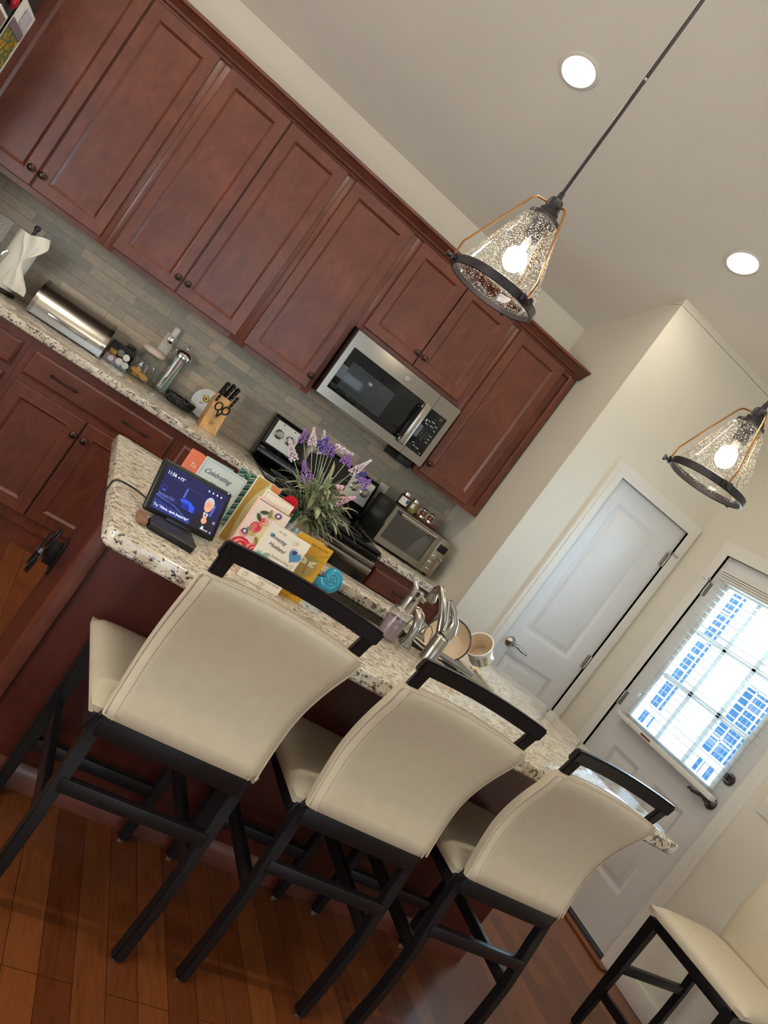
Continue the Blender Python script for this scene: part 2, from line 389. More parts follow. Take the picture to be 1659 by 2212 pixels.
def floor_mat():
    m, N, L, P = _nodes('hardwood_planks')
    t = N.new('ShaderNodeTexCoord'); sx = N.new('ShaderNodeSeparateXYZ'); cx = N.new('ShaderNodeCombineXYZ')
    L.new(t.outputs['Object'], sx.inputs[0]); L.new(sx.outputs[1], cx.inputs[0]); L.new(sx.outputs[0], cx.inputs[1])
    b = N.new('ShaderNodeTexBrick'); L.new(cx.outputs[0], b.inputs['Vector']); b.offset = .37; b.offset_frequency = 3
    b.inputs['Scale'].default_value = 1; b.inputs['Brick Width'].default_value = .95; b.inputs['Row Height'].default_value = .083
    b.inputs['Mortar Size'].default_value = .0009; b.inputs['Mortar Smooth'].default_value = .1
    b.inputs['Color1'].default_value = lin(128, 72, 36); b.inputs['Color2'].default_value = lin(98, 50, 24); b.inputs['Mortar'].default_value = lin(46, 24, 14)
    g = _noise(N, L, _coord(N, L, (9, .9, 1)), 7, 6, .62, 1.6)
    br = _ramp(N, L, g, [(.25, (.62, .58, .55, 1)), (.5, (1, 1, 1, 1)), (.8, (1.2, 1.18, 1.15, 1))])
    L.new(_mix(N, L, b.outputs['Color'], br, 1, 'MULTIPLY'), P.inputs['Base Color'])
    P.inputs['Roughness'].default_value = .30; P.inputs['Coat Weight'].default_value = .25; P.inputs['Coat Roughness'].default_value = .12
    _bump(N, L, P, g, .06, .001); return m
M['floor'] = floor_mat()

# ------------------------------------------------------------------ room shell
XW, XL, XE, YP = 1.206, -4.7, .115, -.715          # right wall, left wall, kitchen end wall, pantry wall
struct('floor', MB().box(XL-.1, XW+.12, -8.5, .1, -.05, 0), M['floor'])
m = MB(); cz = [(.1, 2.677), (-4.2, 4.307), (-8.5, 2.677)]
m.prism([(y, z) for y, z in cz]+[(y, z+.12) for y, z in cz[::-1]], 'x', XL-.1, XW+.12); struct('ceiling', m, M['ceil'])
struct('wall_back', MB().box(XL, XE+.1, 0, .1, 0, 2.715), M['wall'])
m = MB(); m.prism([(YP+.1, 0), (0, 0), (0, zceil(0)), (YP+.1, zceil(YP+.1))], 'x', XE, XE+.1); struct('wall_end', m, M['wall'])
D1L, D1R, D1T = .472, 1.115, 2.042
m = MB(); zt = zceil(YP)
m.box(XE, D1L, YP, YP+.1, 0, zt-.038); m.box(D1R, XW, YP, YP+.1, 0, zt-.038); m.box(D1L, D1R, YP, YP+.1, D1T, zt-.038)
m.prism([(YP, zt-.04), (YP+.1, zt-.04), (YP, zt)], 'x', XE, XW)
struct('wall_pantry', m, M['wall'])
D2N, D2F, D2T = -1.925, -1.0, 2.045               # near and far jamb of the glazed door
m = MB()
m.prism([(D2F, 0), (.1, 0), (.1, 2.68), (D2F, zceil(D2F))], 'x', XW, XW+.12)
m.prism([(D2N, D2T), (D2F, D2T), (D2F, zceil(D2F)), (D2N, zceil(D2N))], 'x', XW, XW+.12)
m.prism([(-8.4, 0), (D2N, 0), (D2N, zceil(D2N)), (-4.2, 4.307), (-8.4, 2.715)], 'x', XW, XW+.12)
struct('wall_right', m, M['wall'])
m = MB(); m.prism([(-8.4, 0), (.1, 0), (.1, 2.68), (-4.2, 4.307), (-8.4, 2.715)], 'x', XL-.1, XL); struct('wall_left', m, M['wall'])
struct('wall_front', MB().box(XL, XW, -8.5, -8.4, 0, 2.8), M['wall'])
struct('backsplash', MB().box(-3.1, XE, -.012, 0, .914, 1.40), M['tile'])
# baseboards
struct('baseboard_right', MB().box(XW-.014, XW, -6.0, D2N-.085, 0, .10, .004), M['trim'])
struct('baseboard_pantry', MB().box(XE, D1L-.07, YP-.014, YP, 0, .10, .004), M['trim'])

m = MB()
for t, i in ((.017, 0), (.010, .010), (.016, .016), (.021, .024), (.013, .046)):
    m.box(D1L-.066+i, D1L+.004, YP-t, YP, 0, D1T-.004); m.box(D1R-.004, D1R+.066-i, YP-t, YP, 0, D1T-.004)
    m.box(D1L-.066+i, D1R+.066-i, YP-t, YP, D1T-.004, D1T+.07-i)
m.box(D1L, D1L+.006, YP, YP+.1, 0, D1T); m.box(D1R-.006, D1R, YP, YP+.1, 0, D1T); m.box(D1L, D1R, YP, YP+.1, D1T-.006, D1T)
struct('trim_1', m, M['trim'])
SX0, SX1 = .481, 1.106
RAISED = [(0, 0), (.004, -.001), (.016, -.013), (.024, -.015), (.032, -.015), (.056, -.003), (.062, -.002)]
def paneled_slab(o, u, v, n, w, h, panels, thick, mats):
    """slab with holes for raised panels; o is its lower corner on the front face"""
    m = MB(); o, u, v, n = Vector(o), Vector(u), Vector(v), Vector(n)
    xs = sorted({0, w} | {p[0] for p in panels} | {p[0]+p[2] for p in panels}); zs = sorted({0, h} | {p[1] for p in panels} | {p[1]+p[3] for p in panels})
    for i in range(len(xs)-1):
        for j in range(len(zs)-1):
            cx, cz = (xs[i]+xs[i+1])/2, (zs[j]+zs[j+1])/2
            if any(p[0] < cx < p[0]+p[2] and p[1] < cz < p[1]+p[3] for p in panels): continue
            m.quad([o+u*a+v*b for a, b in ((xs[i], zs[j]), (xs[i+1], zs[j]), (xs[i+1], zs[j+1]), (xs[i], zs[j+1]))])
    for px, pz, pw, ph in panels:
        if len(mats) == 1 or True: m.nested(o+u*px+v*pz, u, v, n, pw, ph, RAISED)
    b = o-n*thick
    for a0, a1 in (((0, 0), (w, 0)), ((w, 0), (w, h)), ((w, h), (0, h)), ((0, h), (0, 0))):
        m.quad([o+u*a0[0]+v*a0[1], o+u*a1[0]+v*a1[1], b+u*a1[0]+v*a1[1], b+u*a0[0]+v*a0[1]])
    m.quad([b, b+u*w, b+u*w+v*h, b+v*h]); return m
m = paneled_slab((SX0, YP+.004, .012), (1, 0, 0), (0, 0, 1), (0, -1, 0), SX1-SX0, 2.022, [(.094, .12, .41, .715), (.094, .985, .41, .925)], .035, [1])
door1 = struct('door_1', m, M['white_paint'], weld=True)
def lever_set(name, parent, c, n, along, key=False, mats=None):
    """round rosette with a curved lever; n = outward normal, along = direction the lever points"""
    c, n, a = Vector(c), Vector(n), Vector(along); mm = mats or M['nickel']; up = Vector((0, 0, 1))
    m = MB(); m.lathe([(.033, 0), (.033, .006), (.028, .012), (.017, .020), (.013, .034), (.013, .050), (.010, .056)], c, n, 24)
    r = obj(name, m, mm, parent)
    m = MB(); p = c+n*.047
    m.tube([p, p+a*.025+up*.004, p+a*.055-up*.004, p+a*.085-up*.012, p+a*.108-up*.008, p+a*.116-up*.016], [.011, .010, .0085, .0075, .007, .005], 10)
    obj('lever', m, mm, r); return r
lever_set('door_handle', door1, (.558, YP+.004, .905), (0, -1, 0), (1, 0, 0))
def hinge(parent, c, n, along, stop=False):
    c, n, a = Vector(c), Vector(n), Vector(along)
    m = MB(); m.cyl(c+n*.008-Vector((0, 0, .045)), c+n*.008+Vector((0, 0, .045)), .0065, seg=10)
    for s in (-1, 1):
        p = c+a*s*.013
        q = [p-a*.012-Vector((0, 0, .044)), p+a*.012-Vector((0, 0, .044)), p+a*.012+Vector((0, 0, .044)), p-a*.012+Vector((0, 0, .044))]
        m.quad([x+n*.002 for x in q])
    if stop:
        m.tube([c+n*.01+Vector((0, 0, .05)), c+n*.03-a*.02+Vector((0, 0, .052)), c+n*.055-a*.03+Vector((0, 0, .052))], .004, 6)
        m.ball(c+n*.058-a*.031+Vector((0, 0, .052)), .008, seg=8)
        m.tube([c+n*.01+Vector((0, 0, .05)), c+n*.03+a*.02+Vector((0, 0, .052)), c+n*.04+a*.035+Vector((0, 0, .052))], .004, 6)
    return obj('hinge', m, M['nickel'], parent)
for z, st in ((1.833, True), (1.055, False), (.28, False)): hinge(door1, (1.110, YP+.002, z), (0, -1, 0), (1, 0, 0), st)
# glazed exterior door
m = MB(); FX = XW
for t, i in ((.017, 0), (.010, .010), (.016, .016), (.021, .024), (.013, .046)):
    m.box(FX-t, FX, D2F-.004, D2F+.068-i, 0, D2T-.004); m.box(FX-t, FX, D2N-.068+i, D2N+.004, 0, D2T-.004)
    m.box(FX-t, FX, D2N-.068+i, D2F+.068-i, D2T-.004, D2T+.07-i)
m.box(FX, FX+.12, D2F-.007, D2F, 0, D2T); m.box(FX, FX+.12, D2N, D2N+.007, 0, D2T); m.box(FX, FX+.12, D2N, D2F, D2T-.007, D2T)
struct('trim_2', m, M['trim'])
GY0, GY1, GZ0, GZ1 = -1.785, -1.145, .985, 1.880
DY0, DY1, DZ0, DZ1 = -1.917, -1.008, .028, 2.037
m = MB(); X0, X1 = FX+.006, FX+.050
m.box(X0, X1, DY0, GY0, DZ0, DZ1); m.box(X0, X1, GY1, DY1, DZ0, DZ1); m.box(X0, X1, GY0, GY1, GZ1, DZ1)
PW = .232
lowp = [(DY1-.158-PW, .262), (DY1-.522-PW, .262)]
# lower part with two raised panels (front face toward the room is -x)
m2 = paneled_slab((X0, GY1, DZ0), (0, -1, 0), (0, 0, 1), (-1, 0, 0), GY1-GY0, GZ0-DZ0, [(.022, .235, PW, .54), (.386, .235, PW, .54)], .044, [1])
m = join(m, m2)
for y0, y1, z0, z1 in ((GY0-.03, GY0, GZ0-.03, GZ1+.03), (GY1, GY1+.03, GZ0-.03, GZ1+.03), (GY0, GY1, GZ0-.03, GZ0), (GY0, GY1, GZ1, GZ1+.03)):
    m.box(X0-.010, X0+.002, y0, y1, z0, z1, .003)
door2 = struct('door_2', m, M['white_paint'])
obj('window_pane', MB().box(X0+.020, X0+.024, GY0, GY1, GZ0, GZ1), M['pane'], door2)
m = MB()
for k in (1, 2):
    y = GY0+(GY1-GY0)*k/3; z = GZ0+(GZ1-GZ0)*k/3
    m.box(X0+.008, X0+.036, y-.015, y+.015, GZ0, GZ1, .003); m.box(X0+.008, X0+.036, GY0, GY1, z-.015, z+.015, .003)
obj('muntins', m, M['white_paint'], door2)
lever_set('door_handle', door2, (X0, -1.845, .928), (-1, 0, 0), (0, 1, 0), mats=M['dark_nickel'])
m = MB(); m.lathe([(.031, 0), (.031, .008), (.027, .014), (.010, .018)], (X0, -1.845, 1.072), (-1, 0, 0), 24); m.box(X0-.034, X0-.016, -1.849, -1.841, 1.052, 1.092, .003)
obj('deadbolt', m, M['dark_nickel'], door2)
for z, st in ((1.815, True), (1.029, False), (.26, False)): hinge(door2, (X0, -1.003, z), (-1, 0, 0), (0, 1, 0), st)
m = MB(); m.box(FX-.02, FX+.14, D2N+.007, D2F-.007, .001, .024, .004); struct('threshold', m, M['dark_grey'])
m = MB(); m.box(FX-.075, FX-.021, D2N-.06, D2F+.06, .0005, .012, .004); struct('trim_3', m, M['floor'])
# blind over the door glass
bl = thing('venetian_blind', 'white slatted blind hanging over the glazed back door window', 'blind', (FX-.03, -1.46, .93))
m = MB(); m.box(FX-.052, FX-.0005, -1.875, -1.085, 1.892, 1.950, .004)
for k in range(4): m.box(FX-.060-.004*k, FX-.045, -1.881, -1.079, 1.900+.013*k, 1.911+.013*k, .003)
obj('headrail', m, M['white_plastic'], bl)
m = MB(); NS = 24
for k in range(NS):
    z = .985+k*(1.885-.985)/NS
    Mr = Matrix.Translation((FX-.030, 0, z)) @ Matrix.Rotation(radians(6), 4, 'Y')
    m.box(-.022, .022, -1.862, -1.098, -.0011, .0011, 0, M=Mr)
obj('slats', m, M['white_plastic'], bl)
obj('bottom_rail', MB().box(FX-.055, FX-.012, -1.868, -1.092, .938, .968, .004), M['white_plastic'], bl)
m = MB()
for y in (-1.74, -1.22):
    for dx in (-.052, -.008): m.tube([(FX+dx, y, .965), (FX+dx, y, 1.895)], .0008, 5)
obj('ladder_cord', m, M['white_plastic'], bl)
m = MB(); m.tube([(FX-.056, -1.16, 1.89), (FX-.057, -1.155, 1.5), (FX-.057, -1.15, 1.12)], .0022, 6); m.cyl((FX-.057, -1.15, 1.12), (FX-.057, -1.15, 1.085), .006, .004, 10)
obj('tilt_wand', m, M['glass'], bl)
m = MB()
for y in (-1.22, -1.60): m.tube([(FX-.056, y, .945), (FX-.062, y-.004, .938), (FX-.06, y-.006, .955), (FX-.05, y-.002, .968)], .0016, 6)
obj('hold_down_clip', m, M['glass'], bl)
obj('sticker', MB().box(FX-.0556, FX-.0551, -1.40, -1.32, .947, .959), flat('dark_red_label', (120, 60, 70)), bl)
# switch beside the glazed door
sw = thing('light_switch', 'white wall switch plate beside the glazed back door', 'light switch', (FX, -2.09, 1.10))
obj('plate', MB().box(FX-.006, FX, -2.16, -2.045, 1.045, 1.165, .003), M['white_plastic'], sw)
for y in (-2.125, -2.08): obj('toggle', MB().box(FX-.018, FX-.005, y-.005, y+.005, 1.10, 1.116, .002), M['white_plastic'], sw)
# ------------------------------------------------------------------ outdoors, seen through the door glass
struct('ground', MB().box(XW+.12, 16, -9, 14, -.25, -.12), flat('pale_concrete', (205, 205, 200), .9, var=.03))
M['siding'] = flat('pale_siding', (228, 230, 228), .8)
M['blue_glass_shadow'] = flat('blue_house_glass_shadow', (20, 88, 124), .3)
hs = thing('neighbour_house', 'pale house across the yard seen through the door glass', 'house', (8.0, 4.2, -.12))
m = MB(); m.box(8.0, 9.5, -.8, 9.5, -.12, 5.2)
for k in range(30): m.box(7.985, 8.0, -.8, 9.5, -.1+k*.175, .06+k*.175)
obj('wall', m, M['siding'], hs)
for y0, y1, z0, z1 in ((4.72, 5.42, -.1, 3.05), (3.22, 3.72, -.1, 1.72)):  # panels carried down so their blue also paints the shadow behind the railing
    o = obj('window', MB().box(7.95, 7.99, y0-.04, y1+.04, z0-.04, z1+.04), M['blue_glass_shadow'], hs)
    m = MB(); n = int((z1-z0)/.28)
    for k in range(n+1): m.box(7.94, 7.96, y0, y1, z0+k*(z1-z0)/n-.015, z0+k*(z1-z0)/n+.015)
    for y in (y0, (y0+y1)/2, y1): m.box(7.94, 7.96, y-.015, y+.015, z0, z1)
    obj('muntins', m, M['white_plastic'], o)
rl = thing('porch_railing', 'white picket railing outside the glazed back door', 'railing', (3.4, .3, -.12))
m = MB(); m.box(3.38, 3.42, -1.6, 2.6, .86, .93); m.box(3.38, 3.42, -1.6, 2.6, .05, .11); obj('rail', m, M['white_paint'], rl)
m = MB()
for k in range(34): m.box(3.385, 3.415, -1.55+k*.124, -1.52+k*.124, .1, .88)
o = obj('pickets', m, M['white_paint'], rl)
for y in (-1.6, .5, 2.6): obj('post', MB().box(3.35, 3.45, y-.05, y+.05, -.12, 1.02, .005), M['white_paint'], rl)

# ------------------------------------------------------------------ cabinets
SHAKER = [(0, -.018), (0, -.004), (.0015, -.0012), (.004, 0), (.053, 0), (.0545, .0010), (.0565, .0004), (.0665, -.0090), (.0685, -.0105)]
def cab_door(parent, x0, x1, z0, z1, yf, knob=None):
    m = MB(); m.nested((x0, yf, z0), (1, 0, 0), (0, 0, 1), (0, -1, 0), x1-x0, z1-z0, SHAKER, 0, True, 0)
    d = obj('door', m, M['cherry_v'], parent, angle=20)
    if knob:
        k = MB(); k.lathe([(.006, -.001), (.005, .010), (.010, .014), (.0155, .019), (.0165, .024), (.013, .029), (.006, .032)], (knob[0], yf, knob[1]), (0, -1, 0), 18)
        obj('knob', k, M['knob'], d)
    return d
def drawer(parent, x0, x1, z0, z1, yf, pulls=()):
    m = MB(); m.nested((x0, yf, z0), (1, 0, 0), (0, 0, 1), (0, -1, 0), x1-x0, z1-z0, [(0, -.018), (0, -.006), (.004, -.003), (.012, 0)])
    d = obj('drawer', m, M['cherry_h'], parent, angle=20)
    for px in pulls:
        k = MB(); z = (z0+z1)/2; n = 9
        pts = [(px-.062+.124*i/(n-1), yf-.004-.028*sin(pi*i/(n-1))**.7, z) for i in range(n)]
        k.tube(pts, [.0065, .0055, .0045, .0045, .0045, .0045, .0045, .0055, .0065], 8); obj('pull', k, M['knob'], d)
    return d
YD = -.335; ZB, ZT = 1.389, 2.370
UP = [  # x0, x1, z bottom, doors [(x0, x1, knob x)], label
    (-3.115, -2.372, 1.365, [(-3.083, -2.748, -2.777), (-2.740, -2.403, -2.725)], 'double door cherry wall cabinet at the left end above the paper towel roll'),
    (-2.371, -1.629, 1.365, [(-2.341, -2.004, -2.025), (-1.997, -1.653, -1.972)], 'double door cherry wall cabinet above the cookie jar and the straw dispenser'),
    (-1.628, -1.176, 1.365, [(-1.598, -1.205, -1.222)], 'single door cherry wall cabinet directly left of the microwave'),
    (-1.175, -.416, 1.808, [(-1.140, -.797, -.815), (-.790, -.453, -.765)], 'short double door cherry wall cabinet above the microwave'),
    (-.415, .098, 1.365, [(-.387, -.010, -.365)], 'single door cherry wall cabinet right of the microwave, above the toaster oven')]
for x0, x1, zb, doors, lab in UP:
    c = thing('wall_cabinet', lab, 'cabinet', (x0, -.318, zb), group='cherry wall cabinets')
    m = MB(); m.box(x0, x1, -.298, -.001, zb+.012, 2.402)
    # face frame
    m.box(x0, x0+.045, -.318, -.298, zb, 2.402, .001); m.box(x1-.045, x1, -.318, -.298, zb, 2.402, .001)
    if len(doors) == 2: xm = (doors[0][1]+doors[1][0])/2; m.box(xm-.03, xm+.03, -.3175, -.298, zb, 2.402)
    m.box(x0+.045, x1-.045, -.318, -.298, zb, zb+.045); m.box(x0+.045, x1-.045, -.318, -.298, 2.350, 2.402)
    obj('body', m, M['cherry_v'], c)
    zd = 1.833 if zb > 1.5 else ZB
    for a, b, kx in doors: cab_door(c, a, b, zd, ZT, YD, (kx, zd+.070))
m = MB()
cp = [(-.318, 2.372), (-.326, 2.372), (-.330, 2.382), (-.342, 2.388), (-.346, 2.398), (-.352, 2.402), (-.366, 2.418), (-.376, 2.424), (-.386, 2.426), (-.388, 2.440), (-.318, 2.440)]
m.prism(cp, 'x', -3.115, .112); struct('trim_4', m, M['cherry_h'], angle=25)
# counters
def slab(name, label, cat, x0, x1, y0, y1, z0=.874, z1=.914):
    m = MB(); m.box(x0, x1, y0, y1, z0, z1, .007, 0, 3)
    for f in m.bm.faces:
        f.normal_update(); f.material_index = 0 if f.normal.z > .5 else 1
    return tag(obj(name, m, [M['granite'], M['granite_edge']]), label, cat)
slab('countertop', 'speckled granite countertop along the tiled wall, left of the black range', 'countertop', -3.06, -1.187, -.649, -.013)
slab('countertop', 'short speckled granite countertop under the toaster oven', 'countertop', -.423, XE-.001, -.649, -.013)
BASE = [(-3.06, -2.376, [(-3.03, -2.404, (-2.85, -2.62))], [(-3.03, -2.742, -2.77), (-2.735, -2.404, -2.71)], 'cherry base cabinet at the left end, below the bread box'),
        (-2.375, -1.621, [(-2.347, -1.650, (-2.177, -1.822))], [(-2.352, -2.009, -2.030), (-2.001, -1.650, -1.977)], 'cherry base cabinet with one wide drawer with two pulls over two doors'),
        (-1.620, -1.192, [(-1.595, -1.215, (-1.405,))], [(-1.595, -1.215, -1.24)], 'narrow cherry base cabinet between the wide drawer unit and the range'),
        (-.418, XE-.002, [(-.388, .080, (-.154,))], [(-.388, .080, -.36)], 'cherry base cabinet right of the range below the toaster oven')]
for x0, x1, drs, doors, lab in BASE:
    c = thing('base_cabinet', lab, 'cabinet', (x0, -.62, 0), group='cherry base cabinets')
    m = MB(); m.box(x0, x1, -.585, -.02, .10, .8735); m.box(x0, x1, -.590, -.05, 0, .10)
    m.box(x0, x0+.04, -.605, -.585, .095, .8735); m.box(x1-.04, x1, -.605, -.585, .095, .8735)
    for a, b in ((.095, .155), (.672, .716), (.828, .8735)): m.box(x0+.04, x1-.04, -.605, -.585, a, b)
    if len(doors) == 2: xm = (doors[0][1]+doors[1][0])/2; m.box(xm-.02, xm+.02, -.6045, -.585, .15, .68)
    obj('body', m, M['cherry_v'], c)
    for a, b, pulls in drs: drawer(c, a, b, .712, .831, -.625, pulls)
    for a, b, kx in doors: cab_door(c, a, b, .152, .676, -.625, (kx, .597))

# ------------------------------------------------------------------ refrigerator at the left edge, with papers on its side
fr = thing('refrigerator', 'dark refrigerator side at the top left edge of the picture', 'refrigerator', (-3.55, -.42, 0))
obj('body', MB().box(-3.98, -3.066, -.84, -.345, .02, 1.79, .008), M['dark_grey'], fr)
obj('door', MB().box(-3.98, -3.066, -.91, -.845, .06, 1.79, .012), M['dark_grey'], fr)
# things on top of the refrigerator
bx = thing('storage_box', 'dark grey file box on top of the refrigerator', 'box', (-3.3, -.55, 1.791))
m = MB(); m.box(-3.40, -3.068, -.86, -.348, 1.791, 2.16, .006); obj('body', m, M['dark_grey'], bx)

# ------------------------------------------------------------------ microwave
mw = thing('microwave', 'stainless over-the-range microwave with dark window under the short cabinet', 'microwave', (-.795, -.4, 1.41))
MX0, MX1, MZ0, MZ1, MY = -1.166, -.426, 1.411, 1.796, -.402
m = MB(); m.box(MX0, MX1, -.362, -.02, MZ0, MZ1+.008, .003); obj('body', m, M['black_plastic'], mw)
def frame_panel(mb, x0, x1, z0, z1, wx0, wx1, wz0, wz1, yf, yb, r=.012):
    """flat front with a rectangular hole"""
    for a, b, c, d in ((x0, wx0, z0, z1), (wx1, x1, z0, z1), (wx0, wx1, z0, wz0), (wx0, wx1, wz1, z1)):
        mb.box(a, b, yf, yb, c, d)
m = MB(); frame_panel(m, MX0, -.579, MZ0, MZ1, -1.134, -.640, 1.462, 1.712, MY, -.364); md = obj('door', m, M['steel_h'], mw)
m = MB(); m.box(-1.134, -.640, MY+.004, -.366, 1.462, 1.712, .002)
dw = obj('window', m, M['black_glass'], md)
m = MB(); m.box(-1.092, -.80, MY+.0025, MY+.006, 1.492, 1.648, .001); obj('screen', m, flat('dark_window_mesh', (48, 56, 60), .12, var=.1), dw)
m = MB(); m.box(-.638, -.600, MY-.040, MY-.028, 1.452, 1.712, .005); m.box(-.630, -.608, MY-.030, MY, 1.462, 1.486, .003); m.box(-.630, -.608, MY-.030, MY, 1.680, 1.704, .003)
obj('handle', m, M['steel'], md)
m = MB(); frame_panel(m, -.577, MX1, MZ0, MZ1, -.577, -.462, 1.458, 1.708, MY, -.364); cpn = obj('control_panel', m, M['steel_h'], mw)
m = MB(); m.box(-.5775, -.4618, MY+.002, -.366, 1.4578, 1.7082, .002); kp = obj('keypad', m, M['black_glass'], cpn)
M['key'] = flat('grey_key_legend', (170, 176, 178), .5)
m = text_mb('11', .020, frame_xz((-.492, MY+.0015, 1.688)), align='CENTER')
for r in range(4):
    for c in range(3):
        k = r*3+c; s = '123456789 0 '[k]
        if s != ' ': m = join(m, text_mb(s, .010, frame_xz((-.540+c*.018, MY+.0015, 1.585-r*.017))))
for x, z, wd in ((-.545, 1.645, .016), (-.52, 1.652, .02), (-.49, 1.640, .016), (-.55, 1.625, .02), (-.515, 1.628, .024), (-.485, 1.615, .012), (-.55, 1.500, .014), (-.535, 1.488, .014), (-.51, 1.485, .018), (-.48, 1.470, .012), (-.485, 1.58, .014), (-.485, 1.56, .014), (-.485, 1.54, .014)):
    m.box(x-wd/2, x+wd/2, MY+.001, MY+.0025, z-.0022, z+.0022)
obj('lettering', m, M['key'], kp)
m = MB(); m.tube([(-.797+(.017)*cos(a*pi/8), MY-.001, 1.755+.017*sin(a*pi/8)) for a in range(16)], .0022, 6, closed=True)
m.tube([(-.803, MY-.001, 1.750), (-.795, MY-.001, 1.762), (-.790, MY-.001, 1.758), (-.797, MY-.001, 1.748)], .0012, 5); m.lathe([(.0140, 0), (.0140, .0012)], (-.797, MY, 1.755), (0, -1, 0), 20)
obj('emblem', m, M['nickel'], md)
m = MB(); m.box(-.530, -.430, -.30, -.06, MZ0-.048, MZ0, .003); obj('vent_duct', m, M['black_plastic'], mw)

# ------------------------------------------------------------------ range
rg = thing('range', 'black glass-top range with stainless knob panels between the granite counters', 'stove', (-.805, -.33, 0))
RX0, RX1 = -1.184, -.428
obj('body', MB().box(RX0, RX1, -.640, -.030, .02, .895, .004), M['black_gloss'], rg)
m = MB(); m.box(RX0-.001, RX1+.001, -.672, -.115, .896, .918, .008, seg=3)
ck = obj('cooktop', m, M['black_glass'], rg)
m = MB()
for x, y, r in ((-1.0, -.50, .10), (-.61, -.50, .09), (-1.0, -.25, .075), (-.61, -.25, .10)):
    m.tube([(x+r*cos(a*pi/20), y+r*sin(a*pi/20), .9183) for a in range(40)], .0012, 4, closed=True)
obj('burner_ring', m, M['grey_plastic'], ck)
m = MB(); m.prism([(-.125, .918), (-.030, .918), (-.030, 1.185), (-.090, 1.185), (-.100, 1.175), (-.130, 1.01), (-.160, .990), (-.165, .955), (-.150, .935)], 'x', RX0, RX1, bev=.010, seg=3)
gd = obj('back_guard', m, M['black_gloss'], rg)
def guard_pt(x, t, out=0.0):      # point on the sloping face, t 0..1 bottom to top
    y = -.130+.030*t; z = 1.01+.165*t; return Vector((x, y-out*.98, z+out*.18))
M['panel_steel'] = mat('pale_steel_panel', (206, 208, 204), .30, .85, .04, 30)
for xa, xb in ((-1.160, -1.000), (-.610, -.448)):
    m = MB(); c = [guard_pt(xa, .05, .002), guard_pt(xb, .05, .002), guard_pt(xb, .92, .002), guard_pt(xa, .92, .002)]; m.quad(c)
    c2 = [guard_pt(xa, .05, -.004), guard_pt(xb, .05, -.004), guard_pt(xb, .92, -.004), guard_pt(xa, .92, -.004)]
    for i in range(4): m.quad([c[i], c[(i+1) % 4], c2[(i+1) % 4], c2[i]])
    pn = obj('knob_panel', m, M['panel_steel'], gd)
    m = MB(); xm = (xa+xb)/2
    for dx in (-.037, .037):
        for k in range(9):
            a = radians(-140+k*35); p = guard_pt(xm+dx+.031*sin(a), .5+.031*cos(a)/.168, .0025); m.box(p.x-.0022, p.x+.0022, p.y-.0005, p.y+.0005, p.z-.0012, p.z+.0012)
        p = guard_pt(xm+dx, .86, .0025); m.box(p.x-.004, p.x+.004, p.y-.0005, p.y+.0005, p.z-.003, p.z+.003)
    obj('markings', m, M['ink_black'], pn)
    for dx in (-.037, .037):
        nn = Vector((0, -.98, .18)); m = MB(); m.lathe([(.027, 0), (.027, .004), (.023, .007), (.021, .024), (.018, .027)], guard_pt(xm+dx, .5, .002), nn, 24)
        p = guard_pt(xm+dx, .5, .029); m.box(p.x-.004, p.x+.004, p.y-.004, p.y+.010, p.z-.020, p.z+.020, .002)
        obj('knob', m, M['nickel'], pn)
m = MB(); m.box(-.90, -.70, -.126, -.122, 1.06, 1.12); obj('clock_display', m, M['black_glass'], gd)
m = MB(); m.box(RX0+.003, RX1-.003, -.668, -.640, .858, .894, .006); obj('front_rail', m, M['black_gloss'], rg)
m = MB(); m.box(RX0+.004, RX1-.004, -.672, -.640, .250, .852, .006); od = obj('oven_door', m, M['black_gloss'], rg)
obj('trim_strip', MB().box(RX0+.004, RX1-.004, -.676, -.668, .822, .852, .002), M['steel_h'], od)
m = MB(); m.box(RX0+.010, RX1-.012, -.716, -.690, .774, .822, .011, seg=4); m.box(RX0+.03, RX0+.055, -.692, -.668, .785, .812, .003); m.box(RX1-.057, RX1-.032, -.692, -.668, .785, .812, .003)
obj('handle', m, M['steel_h'], od)
obj('drawer', MB().box(RX0+.004, RX1-.004, -.668, -.640, .06, .244, .006), M['black_gloss'], rg)

# ------------------------------------------------------------------ island
IX0, IX1, IY0, IY1 = -1.978, .036, -2.703, -1.718
isl = thing('kitchen_island', 'dark cherry island base panelled under the long granite bar top', 'island', (-.9, -2.0, 0))
BX0, BX1, BY0, BY1 = -1.920, .045, -2.262, -1.752
m = MB(); m.box(BX0, BX1-.006, BY0, BY0+.02, .0, .8735, .002); m.box(BX0, BX1-.006, BY1-.02, BY1, .09, .8735, .002)
m.box(BX0, BX0+.02, BY0+.02, BY1-.02, 0, .8735, .002); m.box(BX1-.026, BX1-.006, BY0+.02, BY1-.02, 0, .8735, .002); m.box(BX0+.02, BX1-.026, BY0+.02, BY1-.06, 0, .09)
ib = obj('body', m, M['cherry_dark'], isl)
m = MB(); m.prism([(BY0-.022, 0), (BY0, 0), (BY0, .075), (BY0-.006, .075), (BY0-.016, .062), (BY0-.021, .045)], 'x', BX0-.012, BX1)
obj('base_molding', m, M['cherry_h'], isl)
obj('corner_post', MB().box(BX0-.012, BX0+.03, BY0-.012, BY0+.05, 0, .8735, .002), M['cherry_v'], isl)
